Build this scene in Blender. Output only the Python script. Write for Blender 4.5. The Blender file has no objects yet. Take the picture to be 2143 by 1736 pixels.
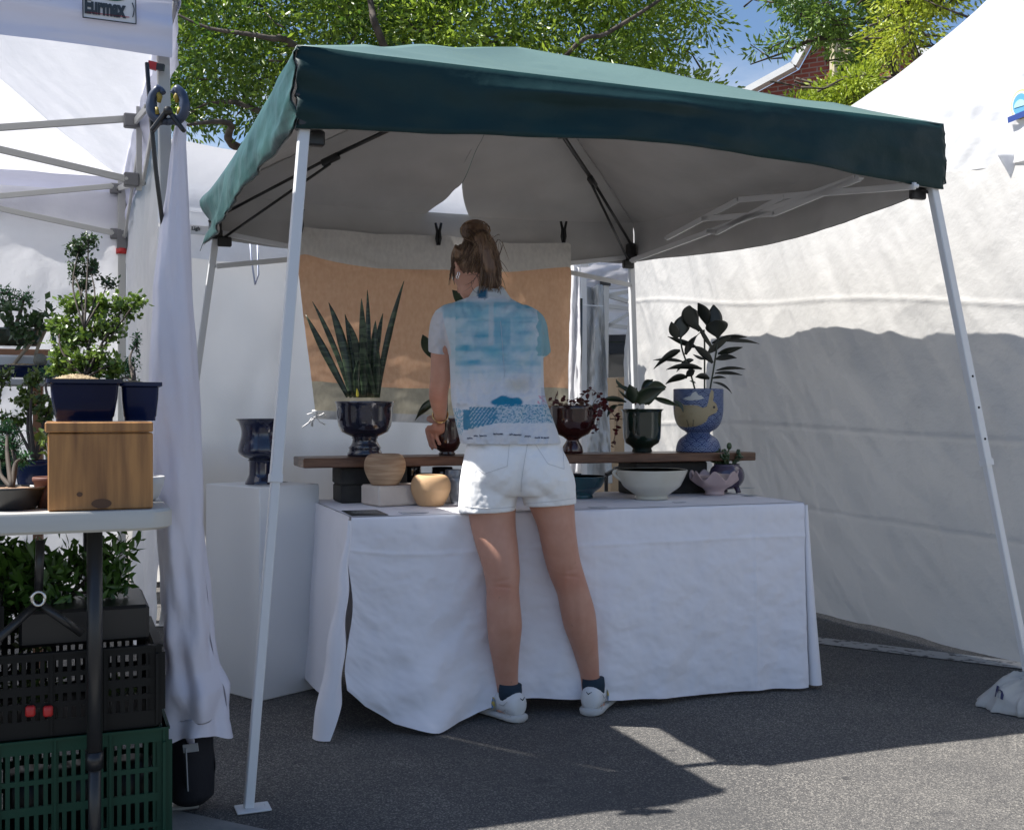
import bpy, bmesh, math, random
import numpy as np
from mathutils import Vector, Matrix, noise
R=random.Random(7); NR=np.random.RandomState(5)
S=bpy.context.scene; C=S.collection
# ---------------------------------------------------------------- camera, sky, sun, exposure
F=2340.0; HZ=860.0; H=1.12
cam=bpy.data.cameras.new('camera'); camo=bpy.data.objects.new('camera',cam); C.objects.link(camo)
camo.location=(0,0,H); camo.rotation_euler=(math.radians(90),0,0)
cam.lens=36*F/2143; cam.sensor_width=36; cam.shift_y=-8/2143; cam.clip_end=500; cam.clip_start=.05
S.camera=camo
SUN=Vector((.675,.05,-1.0)).normalized()
w=bpy.data.worlds.new('World'); S.world=w; w.use_nodes=True
nt=w.node_tree; bg=nt.nodes['Background']
sky=nt.nodes.new('ShaderNodeTexSky'); sky.sky_type='NISHITA'; sky.sun_disc=False
sky.sun_elevation=math.asin(-SUN.z); sky.sun_rotation=math.atan2(-SUN.x,-SUN.y); sky.air_density=1.0; sky.dust_density=.4; sky.ozone_density=3.6
tc=nt.nodes.new('ShaderNodeTexCoord'); sp=nt.nodes.new('ShaderNodeSeparateXYZ'); nt.links.new(tc.outputs['Generated'],sp.inputs[0])
nz=nt.nodes.new('ShaderNodeTexNoise'); nz.inputs['Scale'].default_value=5; nz.inputs['Detail'].default_value=8; nz.inputs['Roughness'].default_value=.6
mp=nt.nodes.new('ShaderNodeMapping'); mp.inputs['Scale'].default_value=(1,1,2.6); nt.links.new(tc.outputs['Generated'],mp.inputs[0]); nt.links.new(mp.outputs[0],nz.inputs['Vector'])
r1=nt.nodes.new('ShaderNodeMapRange'); r1.inputs[1].default_value=.42; r1.inputs[2].default_value=.6; nt.links.new(nz.outputs['Fac'],r1.inputs[0])
r2=nt.nodes.new('ShaderNodeMapRange'); r2.inputs[1].default_value=.31; r2.inputs[2].default_value=.22; nt.links.new(sp.outputs['Z'],r2.inputs[0])
mu=nt.nodes.new('ShaderNodeMath'); mu.operation='MULTIPLY'; nt.links.new(r1.outputs[0],mu.inputs[0]); nt.links.new(r2.outputs[0],mu.inputs[1])
mx=nt.nodes.new('ShaderNodeMixRGB'); nt.links.new(mu.outputs[0],mx.inputs[0]); nt.links.new(sky.outputs[0],mx.inputs[1]); mx.inputs[2].default_value=(6.0,6.2,6.7,1)
hs_=nt.nodes.new('ShaderNodeHueSaturation'); hs_.inputs['Saturation'].default_value=1.02; nt.links.new(mx.outputs[0],hs_.inputs['Color']); nt.links.new(hs_.outputs[0],bg.inputs[0]); bg.inputs[1].default_value=.066
sl=bpy.data.lights.new('sun','SUN'); sl.energy=4.3; sl.angle=math.radians(.5); sl.color=(1,.965,.91)
so=bpy.data.objects.new('sun',sl); C.objects.link(so); so.rotation_euler=SUN.to_track_quat('-Z','Y').to_euler(); so.location=(-5,-2,9)
S.view_settings.view_transform='Standard'; S.view_settings.look='None'; S.view_settings.gamma=1; S.view_settings.exposure=1.2
S.cycles.max_bounces=8; S.cycles.diffuse_bounces=5; S.cycles.transparent_max_bounces=8; S.cycles.sample_clamp_indirect=6
# ---------------------------------------------------------------- helpers
def W(u,v,Y): return Vector(((u-1071)/F*Y, Y, H-(v-HZ)/F*Y))       # picture position at a distance
def G(u,v,z=0.0): return W(u,v,(H-z)*F/(v-HZ))                       # picture position on a level plane
D=Vector((.928,.371,0)); N=Vector((-.371,.928,0)); UP=Vector((0,0,1))
TD=Vector((.94,.342,0)); TN=Vector((-.342,.94,0)); T0=Vector((-.56,3.9,0))
def T(a,b,z=.75): return T0+TD*a+TN*b+UP*z
def Tu(u,b,z):                                                       # point over the table, column u
    k=(u-1071)/F; p=T0+TN*b; a=(k*p.y-p.x)/(TD.x-k*TD.y); return T(a,b,z)
MATS={}
def mat(name,col,rough=.6,metal=0,col2=None,vs=6,bump=0,bs=60,transl=0,coat=0,attr=None,stretch=None,spec=.5,lo=.35,hi=.65,detail=4,sheen=0,bd=.004):
    if name in MATS: return MATS[name]
    m=bpy.data.materials.new(name); m.use_nodes=True; t=m.node_tree; b=t.nodes['Principled BSDF']; L=t.links.new
    c4=lambda c:(c[0],c[1],c[2],1)
    b.inputs['Roughness'].default_value=rough; b.inputs['Metallic'].default_value=metal; b.inputs['Specular IOR Level'].default_value=spec
    b.inputs['Coat Weight'].default_value=coat; b.inputs['Coat Roughness'].default_value=.08; b.inputs['Sheen Weight'].default_value=sheen
    tcn=t.nodes.new('ShaderNodeTexCoord'); src=tcn.outputs['Object']
    if stretch:
        mpn=t.nodes.new('ShaderNodeMapping'); mpn.inputs['Scale'].default_value=stretch; L(src,mpn.inputs[0]); src=mpn.outputs[0]
    out=None
    if attr:
        a=t.nodes.new('ShaderNodeAttribute'); a.attribute_name=attr
        if col2:
            x=t.nodes.new('ShaderNodeMixRGB'); L(a.outputs['Fac'],x.inputs[0]); x.inputs[1].default_value=c4(col); x.inputs[2].default_value=c4(col2); out=x.outputs[0]
        else: out=a.outputs['Color']
    elif col2:
        n=t.nodes.new('ShaderNodeTexNoise'); n.inputs['Scale'].default_value=vs; n.inputs['Detail'].default_value=detail; L(src,n.inputs['Vector'])
        r=t.nodes.new('ShaderNodeMapRange'); r.inputs[1].default_value=lo; r.inputs[2].default_value=hi; L(n.outputs['Fac'],r.inputs[0])
        x=t.nodes.new('ShaderNodeMixRGB'); L(r.outputs[0],x.inputs[0]); x.inputs[1].default_value=c4(col); x.inputs[2].default_value=c4(col2); out=x.outputs[0]
    if out: L(out,b.inputs['Base Color'])
    else: b.inputs['Base Color'].default_value=c4(col)
    bn=None
    if bump:
        n=t.nodes.new('ShaderNodeTexNoise'); n.inputs['Scale'].default_value=bs; n.inputs['Detail'].default_value=5; L(src,n.inputs['Vector'])
        bn=t.nodes.new('ShaderNodeBump'); bn.inputs['Strength'].default_value=bump; bn.inputs['Distance'].default_value=bd; L(n.outputs['Fac'],bn.inputs['Height']); L(bn.outputs[0],b.inputs['Normal'])
    if transl:
        tr=t.nodes.new('ShaderNodeBsdfTranslucent'); ms=t.nodes.new('ShaderNodeMixShader'); ms.inputs[0].default_value=transl
        if out: L(out,tr.inputs[0])
        else: tr.inputs[0].default_value=c4(col)
        if bn: L(bn.outputs[0],tr.inputs['Normal'])
        o=t.nodes['Material Output']; L(b.outputs[0],ms.inputs[1]); L(tr.outputs[0],ms.inputs[2]); L(ms.outputs[0],o.inputs['Surface'])
    MATS[name]=m; return m
def tag(o,label=None,cat=None,group=None,kind=None):
    if label: o['label']=label
    if cat: o['category']=cat
    if group: o['group']=group
    if kind: o['kind']=kind
    return o
def thing(name,label,cat,loc=(0,0,0),group=None):
    o=bpy.data.objects.new(name,None); C.objects.link(o); o.location=Vector(loc); o.empty_display_size=.1
    return tag(o,label,cat,group)
def link(o,parent):
    C.objects.link(o)
    if parent is not None:
        o.parent=parent
        if parent.type=='EMPTY': o.matrix_parent_inverse=Matrix.Translation(-parent.location)
    return o
def newmesh(name,verts,faces,m,parent=None,smooth=True,mi=None):
    me=bpy.data.meshes.new(name); me.from_pydata([tuple(v) for v in verts],[],faces); me.update()
    for x in (m if isinstance(m,(list,tuple)) else [m]): me.materials.append(x)
    if smooth: me.polygons.foreach_set('use_smooth',[True]*len(me.polygons))
    if mi is not None: me.polygons.foreach_set('material_index',mi)
    o=bpy.data.objects.new(name,me); return link(o,parent)
class MB:
    def __init__(s): s.v=[]; s.f=[]
    def add(s,v,f):
        k=len(s.v); s.v+=[Vector(x) for x in v]; s.f+=[tuple(i+k for i in q) for q in f]; return s
    def box(s,c,sz,ax=None,bev=0):
        c=Vector(c); X,Y_,Z=ax or (Vector((1,0,0)),Vector((0,1,0)),UP); hx,hy,hz=[q/2 for q in sz]
        if bev:
            b=min(bev,hx*.9,hy*.9,hz*.9); v=[];idx={}
            for sx in(-1,1):
                for sy in(-1,1):
                    for sz_ in(-1,1):
                        for k in range(3):
                            e=[hx-b,hy-b,hz-b]; e[k]=[hx,hy,hz][k]
                            idx[(sx,sy,sz_,k)]=len(v); v.append(c+X*sx*e[0]+Y_*sy*e[1]+Z*sz_*e[2])
            f=[]; I=lambda a,b_,c_,k:idx[(a,b_,c_,k)]
            for q in(-1,1):
                f.append([I(q,-1,-1,0),I(q,1,-1,0),I(q,1,1,0),I(q,-1,1,0)][::q])
                f.append([I(-1,q,-1,1),I(-1,q,1,1),I(1,q,1,1),I(1,q,-1,1)][::q])
                f.append([I(-1,-1,q,2),I(1,-1,q,2),I(1,1,q,2),I(-1,1,q,2)][::q])
            for a in(-1,1):
                for b2 in(-1,1):
                    f.append([I(a,b2,-1,0),I(a,b2,1,0),I(a,b2,1,1),I(a,b2,-1,1)][::-a*b2])
                    f.append([I(a,-1,b2,0),I(a,1,b2,0),I(a,1,b2,2),I(a,-1,b2,2)][::a*b2])
                    f.append([I(-1,a,b2,1),I(1,a,b2,1),I(1,a,b2,2),I(-1,a,b2,2)][::-a*b2])
            for a in(-1,1):
                for b2 in(-1,1):
                    for d in(-1,1): f.append([I(a,b2,d,0),I(a,b2,d,1),I(a,b2,d,2)][::a*b2*d])
            return s.add(v,f)
        v=[c+X*a*hx+Y_*b*hy+Z*d*hz for a in(-1,1) for b in(-1,1) for d in(-1,1)]
        return s.add(v,[(0,1,3,2),(4,6,7,5),(0,4,5,1),(2,3,7,6),(0,2,6,4),(1,5,7,3)])
    def bar(s,a,b,w_,h_,up=UP,bev=0):
        a=Vector(a);b=Vector(b);d=(b-a); L=d.length; d.normalize(); x=d.cross(up)
        if x.length<1e-4: x=Vector((1,0,0))
        x.normalize(); z=x.cross(d); return s.box((a+b)/2,(L,w_,h_),(d,x,z),bev)
    def tube(s,pts,r,seg=8,cap=True,flat=1.0,upv=None):
        pts=[Vector(p) for p in pts]; n=len(pts); rr=r if isinstance(r,(list,tuple)) else [r]*n
        prev=None; rings=[]
        for i,p in enumerate(pts):
            d=(pts[min(i+1,n-1)]-pts[max(i-1,0)])
            if d.length<1e-9: d=Vector((0,0,1))
            d.normalize()
            if prev is None:
                a=upv or (Vector((0,0,1)) if abs(d.z)<.9 else Vector((1,0,0))); x=d.cross(a).normalized()
            else:
                x=prev-d*prev.dot(d)
                x=x.normalized() if x.length>1e-6 else d.orthogonal().normalized()
            prev=x; y=d.cross(x); rings.append([p+(x*math.cos(t)*rr[i]+y*math.sin(t)*rr[i]*flat) for t in [2*math.pi*k/seg for k in range(seg)]])
        return s.rings(rings,cap)
    def rings(s,rings,cap=True):
        seg=len(rings[0]); v=[p for r_ in rings for p in r_]; f=[]
        for i in range(len(rings)-1):
            for k in range(seg):
                a=i*seg+k; b=i*seg+(k+1)%seg; f.append((a,b,b+seg,a+seg))
        if cap:
            f.append(tuple(range(seg))[::-1]); o=(len(rings)-1)*seg; f.append(tuple(range(o,o+seg)))
        return s.add(v,f)
    def lathe(s,c,prof,seg=40,wob=None):
        c=Vector(c); rg=[]
        for r_,z in prof:
            rg.append([c+Vector(((r_*(wob(t,z) if wob else 1))*math.cos(t),(r_*(wob(t,z) if wob else 1))*math.sin(t),z)) for t in [2*math.pi*k/seg for k in range(seg)]])
        return s.rings(rg,True)
    def ell(s,c,r,seg=20,rg=12,M3=None):
        c=Vector(c); rings=[]
        for i in range(1,rg):
            ph=math.pi*i/rg
            ring=[]
            for k in range(seg):
                t=2*math.pi*k/seg; q=Vector((r[0]*math.sin(ph)*math.cos(t),r[1]*math.sin(ph)*math.sin(t),-r[2]*math.cos(ph)))
                if M3: q=M3@q
                ring.append(c+q)
            rings.append(ring)
        return s.rings(rings,True)
    def grid(s,fn,nu,nv):
        v=[fn(i/nu,j/nv) for j in range(nv+1) for i in range(nu+1)]
        return s.add(v,[(j*(nu+1)+i,j*(nu+1)+i+1,(j+1)*(nu+1)+i+1,(j+1)*(nu+1)+i) for j in range(nv) for i in range(nu)])
    def build(s,name,m,parent=None,smooth=True):
        return newmesh(name,s.v,s.f,m,parent,smooth)
def solid(o,t,off=0):
    md=o.modifiers.new('solid','SOLIDIFY'); md.thickness=t; md.offset=off; return o
def autosm(o,ang=40):
    me=o.data; me.polygons.foreach_set('use_smooth',[True]*len(me.polygons))
    bm=bmesh.new(); bm.from_mesh(me); a=math.radians(ang)
    for e in bm.edges:
        if len(e.link_faces)==2 and e.calc_face_angle(0)>a: e.smooth=False
    bm.to_mesh(me); bm.free(); return o
def fn(x,y,z=0,o=4): return noise.fractal(Vector((x,y,z)),1.0,2.0,o)
def nz1(x,y=0,z=0): return noise.noise(Vector((x,y,z)))
def bez(p0,p1,p2,n=8):
    p0,p1,p2=Vector(p0),Vector(p1),Vector(p2)
    return [p0*(1-t)**2+p1*2*t*(1-t)+p2*t*t for t in [i/n for i in range(n+1)]]
def catmull(P,n=6):
    P=[Vector(p) for p in P]; out=[]
    for i in range(len(P)-1):
        a=P[max(i-1,0)];b=P[i];c=P[i+1];d=P[min(i+2,len(P)-1)]
        for k in range(n):
            t=k/n; out.append(.5*((2*b)+(c-a)*t+(2*a-5*b+4*c-d)*t*t+(3*b-a-3*c+d)*t**3))
    out.append(P[-1]); return out
def interp(x,xs,ys):
    return float(np.interp(x,xs,ys))
def cone(prof,c,seg=40): return MB().lathe(c,prof,seg)
def blade(mb,pts,wd,side,cup=.15,nacross=4):
    """leaf: centre line pts, half widths wd, side vector"""
    n=len(pts); side=Vector(side).normalized(); v=[]
    for i,p in enumerate(pts):
        d=(pts[min(i+1,n-1)]-pts[max(i-1,0)]).normalized(); s_=(side-d*side.dot(d)).normalized(); nn=d.cross(s_)
        for k in range(nacross+1):
            q=2*k/nacross-1; v.append(p+s_*q*wd[i]+nn*(q*q*cup*wd[i]))
    m=nacross+1; f=[(i*m+k,i*m+k+1,(i+1)*m+k+1,(i+1)*m+k) for i in range(n-1) for k in range(nacross)]
    mb.add(v,f)
def leafcloud(name,cen,length,wid,m,parent,droop=.3,rnd=None,bias=None,seed=1,curl=.0):
    """many small leaves: cen (n,3) array; each a bent diamond of four triangles' worth of faces"""
    rs=np.random.RandomState(seed); n=len(cen)
    d=rs.normal(size=(n,3)); 
    if bias is not None: d+=bias
    d[:,2]-=droop; d/=np.linalg.norm(d,axis=1)[:,None]
    a=rs.normal(size=(n,3)); s_=np.cross(d,a); s_/=np.linalg.norm(s_,axis=1)[:,None]; nn=np.cross(d,s_)
    L=length*rs.uniform(.6,1.25,(n,1)); Wd=wid*rs.uniform(.7,1.25,(n,1))
    v=np.empty((n,5,3)); v[:,0]=cen; v[:,1]=cen+d*L*.5+s_*Wd*.5+nn*Wd*.15; v[:,2]=cen+d*L; v[:,3]=cen+d*L*.5-s_*Wd*.5+nn*Wd*.15; v[:,4]=cen+d*L*.52-nn*Wd*.06
    v=v.reshape(-1,3); b=np.arange(n)*5
    f=np.stack([b,b+1,b+4,b+4,b+1,b+2,b,b+4,b+3,b+4,b+2,b+3],1).reshape(-1,3)
    me=bpy.data.meshes.new(name); me.vertices.add(len(v)); me.vertices.foreach_set('co',v.ravel()); me.loops.add(f.size); me.loops.foreach_set('vertex_index',f.ravel())
    me.polygons.add(len(f)); me.polygons.foreach_set('loop_start',np.arange(len(f))*3); me.polygons.foreach_set('loop_total',np.full(len(f),3)); me.update()
    at=me.attributes.new('rnd','FLOAT','POINT'); r_=rs.uniform(0,1,n) if rnd is None else np.clip(rnd+rs.uniform(-.2,.2,n),0,1)
    at.data.foreach_set('value',np.repeat(r_,5).astype(np.float32)); me.materials.append(m)
    return link(bpy.data.objects.new(name,me),parent)
def pip(x,y,P):
    c=False; j=len(P)-1
    for i in range(len(P)):
        if (P[i][1]>y)!=(P[j][1]>y) and x<(P[j][0]-P[i][0])*(y-P[i][1])/(P[j][1]-P[i][1]+1e-12)+P[i][0]: c=not c
        j=i
    return c
def text(s_,size,name,m,parent,org,xax,yax,ext=.0008,bold=0,fn_=None):
    cu=bpy.data.curves.new('t','FONT'); cu.body=s_; cu.size=size; cu.extrude=ext; cu.offset=bold; cu.resolution_u=3
    o=bpy.data.objects.new('t',cu); C.objects.link(o); dg=bpy.context.evaluated_depsgraph_get(); me=bpy.data.meshes.new_from_object(o.evaluated_get(dg))
    bpy.data.objects.remove(o); org=Vector(org); za=Vector(xax).cross(Vector(yax))
    for v in me.vertices:
        v.co=org+Vector(xax)*v.co.x+Vector(yax)*v.co.y+za*v.co.z if fn_ is None else fn_(v.co)
    me.materials.clear(); me.materials.append(m); me.name=name
    return link(bpy.data.objects.new(name,me),parent)
def realize(o,mods):
    """apply modifiers to a mesh object in place"""
    for f in mods: f(o)
    dg=bpy.context.evaluated_depsgraph_get(); dg.update(); me=bpy.data.meshes.new_from_object(o.evaluated_get(dg)); old=o.data; mats=[x for x in old.materials]
    o.modifiers.clear(); o.data=me; me.materials.clear()
    for x in mats: me.materials.append(x)
    bpy.data.meshes.remove(old); me.polygons.foreach_set('use_smooth',[True]*len(me.polygons)); return o
def remesh(o,vox,sm=6,fac=.5):
    def f(o):
        md=o.modifiers.new('r','REMESH'); md.mode='VOXEL'; md.voxel_size=vox
        if sm: m2=o.modifiers.new('s','SMOOTH'); m2.iterations=sm; m2.factor=fac
    return realize(o,[f])
def paint(o,fc,name='col'):
    me=o.data; a=me.color_attributes.new(name,'FLOAT_COLOR','POINT'); buf=[]
    for v in me.vertices: c=fc(v.co); buf+= [c[0],c[1],c[2],1.0]
    a.data.foreach_set('color',buf)
def uvp(p): return 1071+p.x/p.y*F, HZ-(p.z-H)/p.y*F
# ---------------------------------------------------------------- materials
white_tent=mat('white_tent',(.85,.85,.86),.55,col2=(.79,.79,.81),vs=2.5,bump=.25,bs=9,transl=.45,bd=.03)
white_roof=mat('white_roof',(.71,.71,.74),.5,bump=.2,bs=8,transl=.55,bd=.03)
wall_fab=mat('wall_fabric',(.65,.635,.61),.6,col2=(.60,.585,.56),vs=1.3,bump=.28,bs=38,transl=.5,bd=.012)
bright_wall=mat('bright_wall',(.90,.89,.87),.6,col2=(.86,.85,.83),vs=1.5,bump=.2,bs=8,transl=.72,bd=.03)
grey_tarp=mat('grey_tarp',(.52,.53,.53),.5,bump=.4,bs=12,transl=.2,bd=.02)
curtain_m=mat('curtain',(.78,.76,.84),.5,bump=.2,bs=10,transl=.18,bd=.01)
cloth_m=mat('tablecloth',(.86,.85,.90),.85,col2=(.84,.83,.88),vs=3,transl=.06)
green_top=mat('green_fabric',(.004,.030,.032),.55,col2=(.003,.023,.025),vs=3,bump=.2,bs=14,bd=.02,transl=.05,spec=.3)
green_roof=mat('green_roof',(.11,.18,.155),.42,bump=.15,bs=10,bd=.02,transl=.04,spec=.9)  # paler than the valance green: sun and sky sheen put into the colour
silver_in=mat('silver_lining',(.56,.55,.54),.6,col2=(.50,.495,.485),vs=4,bump=.2,bs=12,bd=.02,transl=.04)
pole_w=mat('white_metal',(.68,.69,.70),.4,bump=.03,bs=80)
pole_g=mat('grey_metal',(.45,.45,.44),.4,metal=.3)
blackp=mat('black_plastic',(.012,.012,.013),.35)
blackm=mat('black_metal',(.02,.02,.021),.35)
leaf_dark=mat('leaf_dark',(.012,.022,.012),.28,col2=(.03,.05,.02),vs=14,spec=.6)
# ---------------------------------------------------------------- ground
def ground_mat():
    m=bpy.data.materials.new('asphalt'); m.use_nodes=True; t=m.node_tree; b=t.nodes['Principled BSDF']; L=t.links.new
    tcn=t.nodes.new('ShaderNodeTexCoord'); src=tcn.outputs['Object']
    def no(s,d=4,r=.6):
        n=t.nodes.new('ShaderNodeTexNoise'); n.inputs['Scale'].default_value=s; n.inputs['Detail'].default_value=d; n.inputs['Roughness'].default_value=r; L(src,n.inputs['Vector']); return n.outputs['Fac']
    def rng(x,a,c,lo=0,hi=1):
        r=t.nodes.new('ShaderNodeMapRange'); r.inputs[1].default_value=a; r.inputs[2].default_value=c; r.inputs[3].default_value=lo; r.inputs[4].default_value=hi; L(x,r.inputs[0]); return r.outputs[0]
    def mixc(f,a,c):
        x=t.nodes.new('ShaderNodeMixRGB'); L(f,x.inputs[0])
        for i,q in((1,a),(2,c)):
            if isinstance(q,tuple): x.inputs[i].default_value=q+(1,)
            else: L(q,x.inputs[i])
        return x.outputs[0]
    vo=t.nodes.new('ShaderNodeTexVoronoi'); vo.inputs['Scale'].default_value=260; L(src,vo.inputs['Vector'])
    sx=t.nodes.new('ShaderNodeSeparateXYZ'); L(vo.outputs['Color'],sx.inputs[0])
    base=mixc(rng(no(1.1,6),.35,.68),(.080,.078,.076),(.126,.120,.112))
    agg=mixc(rng(sx.outputs[0],.62,.95),base,(.30,.28,.25))
    agg=mixc(rng(sx.outputs[1],.8,.97),agg,(.045,.045,.046))
    st=mixc(rng(no(2.3,7,.75),.60,.72),agg,(.05,.05,.052))
    st=mixc(rng(no(.45,5,.7),.40,.60,0,.55),st,(.062,.062,.064)); st=mixc(rng(no(5.5,3,.8),.66,.72,0,.8),st,(.04,.04,.042))
    sp_=mixc(rng(no(46,2),.765,.775),st,(.5,.5,.47)); L(sp_,b.inputs['Base Color']); b.inputs['Roughness'].default_value=.92; b.inputs['Specular IOR Level'].default_value=.25
    bn=t.nodes.new('ShaderNodeBump'); bn.inputs['Strength'].default_value=.6; bn.inputs['Distance'].default_value=.004; L(vo.outputs['Distance'],bn.inputs['Height']); L(bn.outputs[0],b.inputs['Normal'])
    return m
g=MB(); g.add([(-150,-60,0),(150,-60,0),(150,260,0),(-150,260,0)],[(0,1,2,3)]); tag(g.build('asphalt_road',ground_mat(),smooth=False),kind='structure')
conc=mat('concrete',(.20,.20,.19),.9,col2=(.27,.265,.25),vs=7,bump=.3,bs=120)
g=MB(); pts=[G(330,1686,.004),G(640,1752,.004),G(640,1752,.004)+Vector((.35,-.9,0)),Vector((-2.6,2.2,.004)),Vector((-2.4,3.0,.004))]; g.add(pts,[(4,3,2,1,0)]); tag(g.build('concrete_gutter',conc,smooth=False),kind='structure')
line_m=mat('worn_paint',(.09,.09,.09),.9,col2=(.36,.35,.33),vs=22,lo=.36,hi=.46,bump=.3,bs=90)
g=MB()
A0,A1=G(1300,1283,.004),G(2210,1392,.004); dd=(A1-A0).normalized(); sd=Vector((dd.y,-dd.x,0))*.15
g.add([A0,A1,A1+sd,A0+sd],[(3,2,1,0)]); tag(g.build('road_marking',line_m,smooth=False),kind='structure')
# ---------------------------------------------------------------- trees
def tree(name,label,poly,Y0,Y1,nclu,per,L,Wd,m,trunkx,limbs,seed,top=-200,holes=(),csize=.2,wood=None,thr=-.28,group=None,hs=70,extra=()):
    rs=random.Random(seed); rn=np.random.RandomState(seed)
    base=Vector((trunkx,(Y0+Y1)/2,0)); r=thing(name,label,'tree',base,group)
    us=[p[0] for p in poly]; vs_=[p[1] for p in poly]; cen=[]
    while len(cen)<nclu:
        u=rs.uniform(min(us),max(us)); v=rs.uniform(min(vs_),max(vs_))
        if not pip(u,v,poly): continue
        if any((u-h[0])**2/h[2]**2+(v-h[1])**2/h[3]**2<1 for h in holes): continue
        if nz1(u/hs,v/hs,seed)<thr and rs.random()<.93: continue
        cen.append(W(u,v,rs.uniform(Y0,Y1)))
    for (ec_,er,n_) in extra:
        for _ in range(n_):
            d_=Vector((rs.gauss(0,1),rs.gauss(0,1),rs.gauss(0,1))).normalized()*rs.random()**.4; cen.append(Vector(ec_)+Vector((d_.x*er[0],d_.y*er[1],d_.z*er[2])))
    c=np.array([tuple(x) for x in cen]); rc=np.array([min(1,max(0,.5+1.1*nz1(p.x*1.1,p.z*1.6,seed)+(.22*p.x/3 if seed==3 else 0)+rs.uniform(-.25,.25))) for p in cen])
    off=rn.normal(size=(len(c),per,3))*np.array([csize,csize,csize*.62]); off[:,:,2]-=np.abs(off[:,:,0])*.25
    P=(c[:,None,:]+off).reshape(-1,3); rr=np.repeat(rc,per)
    leafcloud('crown',P,L,Wd,m,r,droop=.35,rnd=rr,seed=seed)
    tr=MB()
    topz=max(H-(vs_[k]-HZ)/F*(Y0+Y1)/2 for k in range(len(poly)))*.8
    tr.tube([base,base+Vector((.05,0,topz*.3)),base+Vector((-.05,0,topz*.62))],[.32,.24,.17],10)
    hub=base+Vector((-.05,0,topz*.6))
    for (ec_,er,n_) in extra: tr.tube(catmull([hub,Vector((-2.6,10,6.5)),Vector((-3.2,8,6)),Vector(ec_)],5),[.045 for i in range(16)],7)
    for lb in limbs:
        pts=[hub]+[W(*q[:3]) for q in lb]; rad=[.10]+[q[3]*.62 for q in lb]; cp=catmull(pts,5); tr.tube(cp,[interp(i/(len(cp)-1),np.linspace(0,1,len(rad)),rad) for i in range(len(cp))],7)
    tr.build('trunk',wood,r); tr=MB()
    for q in rs.sample(cen,min(len(cen),260)):
        a=q+Vector((rs.uniform(-.5,.5),rs.uniform(-.3,.3),rs.uniform(-.35,.15))); mid=(a+q)/2+Vector((0,0,rs.uniform(-.08,.08))); tr.tube([a,mid,q+Vector((rs.uniform(-.1,.1),0,.05))],[.014,.009,.004],4)
    tag(tr.build('twigs',wood,r),kind='stuff')
bark=mat('bark',(.045,.035,.028),.9,col2=(.10,.08,.065),vs=12,bump=.5,bs=40)
oak=mat('oak_leaf',(.055,.125,.016),.36,col2=(.34,.46,.05),attr='rnd',transl=.45,spec=.7)
oak2=mat('willow_leaf',(.07,.15,.03),.42,col2=(.22,.34,.06),attr='rnd',transl=.35,spec=.55)
yel=mat('sunny_leaf',(.26,.34,.03),.45,col2=(.50,.55,.05),attr='rnd',transl=.4)
P1=[(250,-230),(1450,-230),(1440,-20),(1480,20),(1478,58),(1410,45),(1400,75),(1455,110),(1455,135),(1410,120),(1400,150),(1450,165),(1490,200),(1480,240),(900,230),(620,200),(520,275),(490,250),(450,215),(420,240),(385,262),(250,250)]
tree('oak_tree','large dark green oak spreading behind the green canopy',P1,12.2,15.5,960,84,.105,.036,oak,-.7,
 [[(520,320,13,.09),(480,258,12.2,.055),(385,262,12.0,.02)],[(640,120,12.4,.08),(560,80,12,.05),(440,60,12,.03),(370,30,12,.015)],[(800,90,12,.07),(778,20,11.9,.055),(760,-90,12,.04)],[(1020,130,12.1,.07),(1180,140,12,.045),(1300,150,12,.03),(1450,190,12.1,.012)],[(1180,120,12.1,.04),(1270,70,12,.04),(1380,0,12,.03),(1430,-50,12.4,.02)],[(560,240,12.6,.06),(450,215,12.6,.03),(400,235,12.6,.015)]],3,
 holes=[(1308,98,26,20),(1462,100,20,18),(1460,150,22,10),(465,235,34,20),(430,262,30,14),(1140,78,16,14)],wood=bark,thr=-.13,hs=48,csize=.21)
P2=[(1575,-230),(2150,-230),(2000,-30),(1930,40),(1880,90),(1830,60),(1810,150),(1780,170),(1755,185),(1725,160),(1735,110),(1700,105),(1672,112),(1650,140),(1640,172),(1615,172),(1618,140),(1560,148),(1548,128),(1600,85),(1660,60),(1640,30),(1600,5)]
tree('oak_tree','green oak with long drooping branch in front of the brick gable',P2,13.5,15.5,290,60,.10,.032,oak2,5.6,
 [[(1800,110,14.3,.09),(1720,80,14,.05),(1640,110,14,.025),(1570,135,14,.012)],[(1830,40,14.3,.07),(1760,-20,14.3,.04),(1650,-10,14.3,.02)],[(1760,140,14.3,.05)]],11,wood=bark,csize=.09,thr=-.12,hs=45,holes=[(1672,165,110,78),(1560,40,60,60)])
P3=[(1840,-230),(2140,-230),(2020,-40),(1950,40),(1890,100),(1838,128),(1835,60),(1870,10)]
P3b=[(1650,222),(1660,205),(1700,200),(1745,172),(1790,158),(1830,140),(1815,175),(1740,245),(1660,245)]
tree('locust_tree','bright yellow green tree showing over the white tent roof',P3,11.6,12.8,190,64,.075,.028,yel,5.2,[[(1890,50,12.2,.05),(1880,-60,12.2,.03)]],21,wood=bark,csize=.14,thr=-.25,hs=40)
tree('locust_tree','low yellow green treetop below the brick gable',P3b,11.6,12.6,90,60,.075,.028,yel,3.4,[[(1740,215,12.2,.04)]],23,wood=bark,csize=.1,thr=-.5,hs=40)
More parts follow.
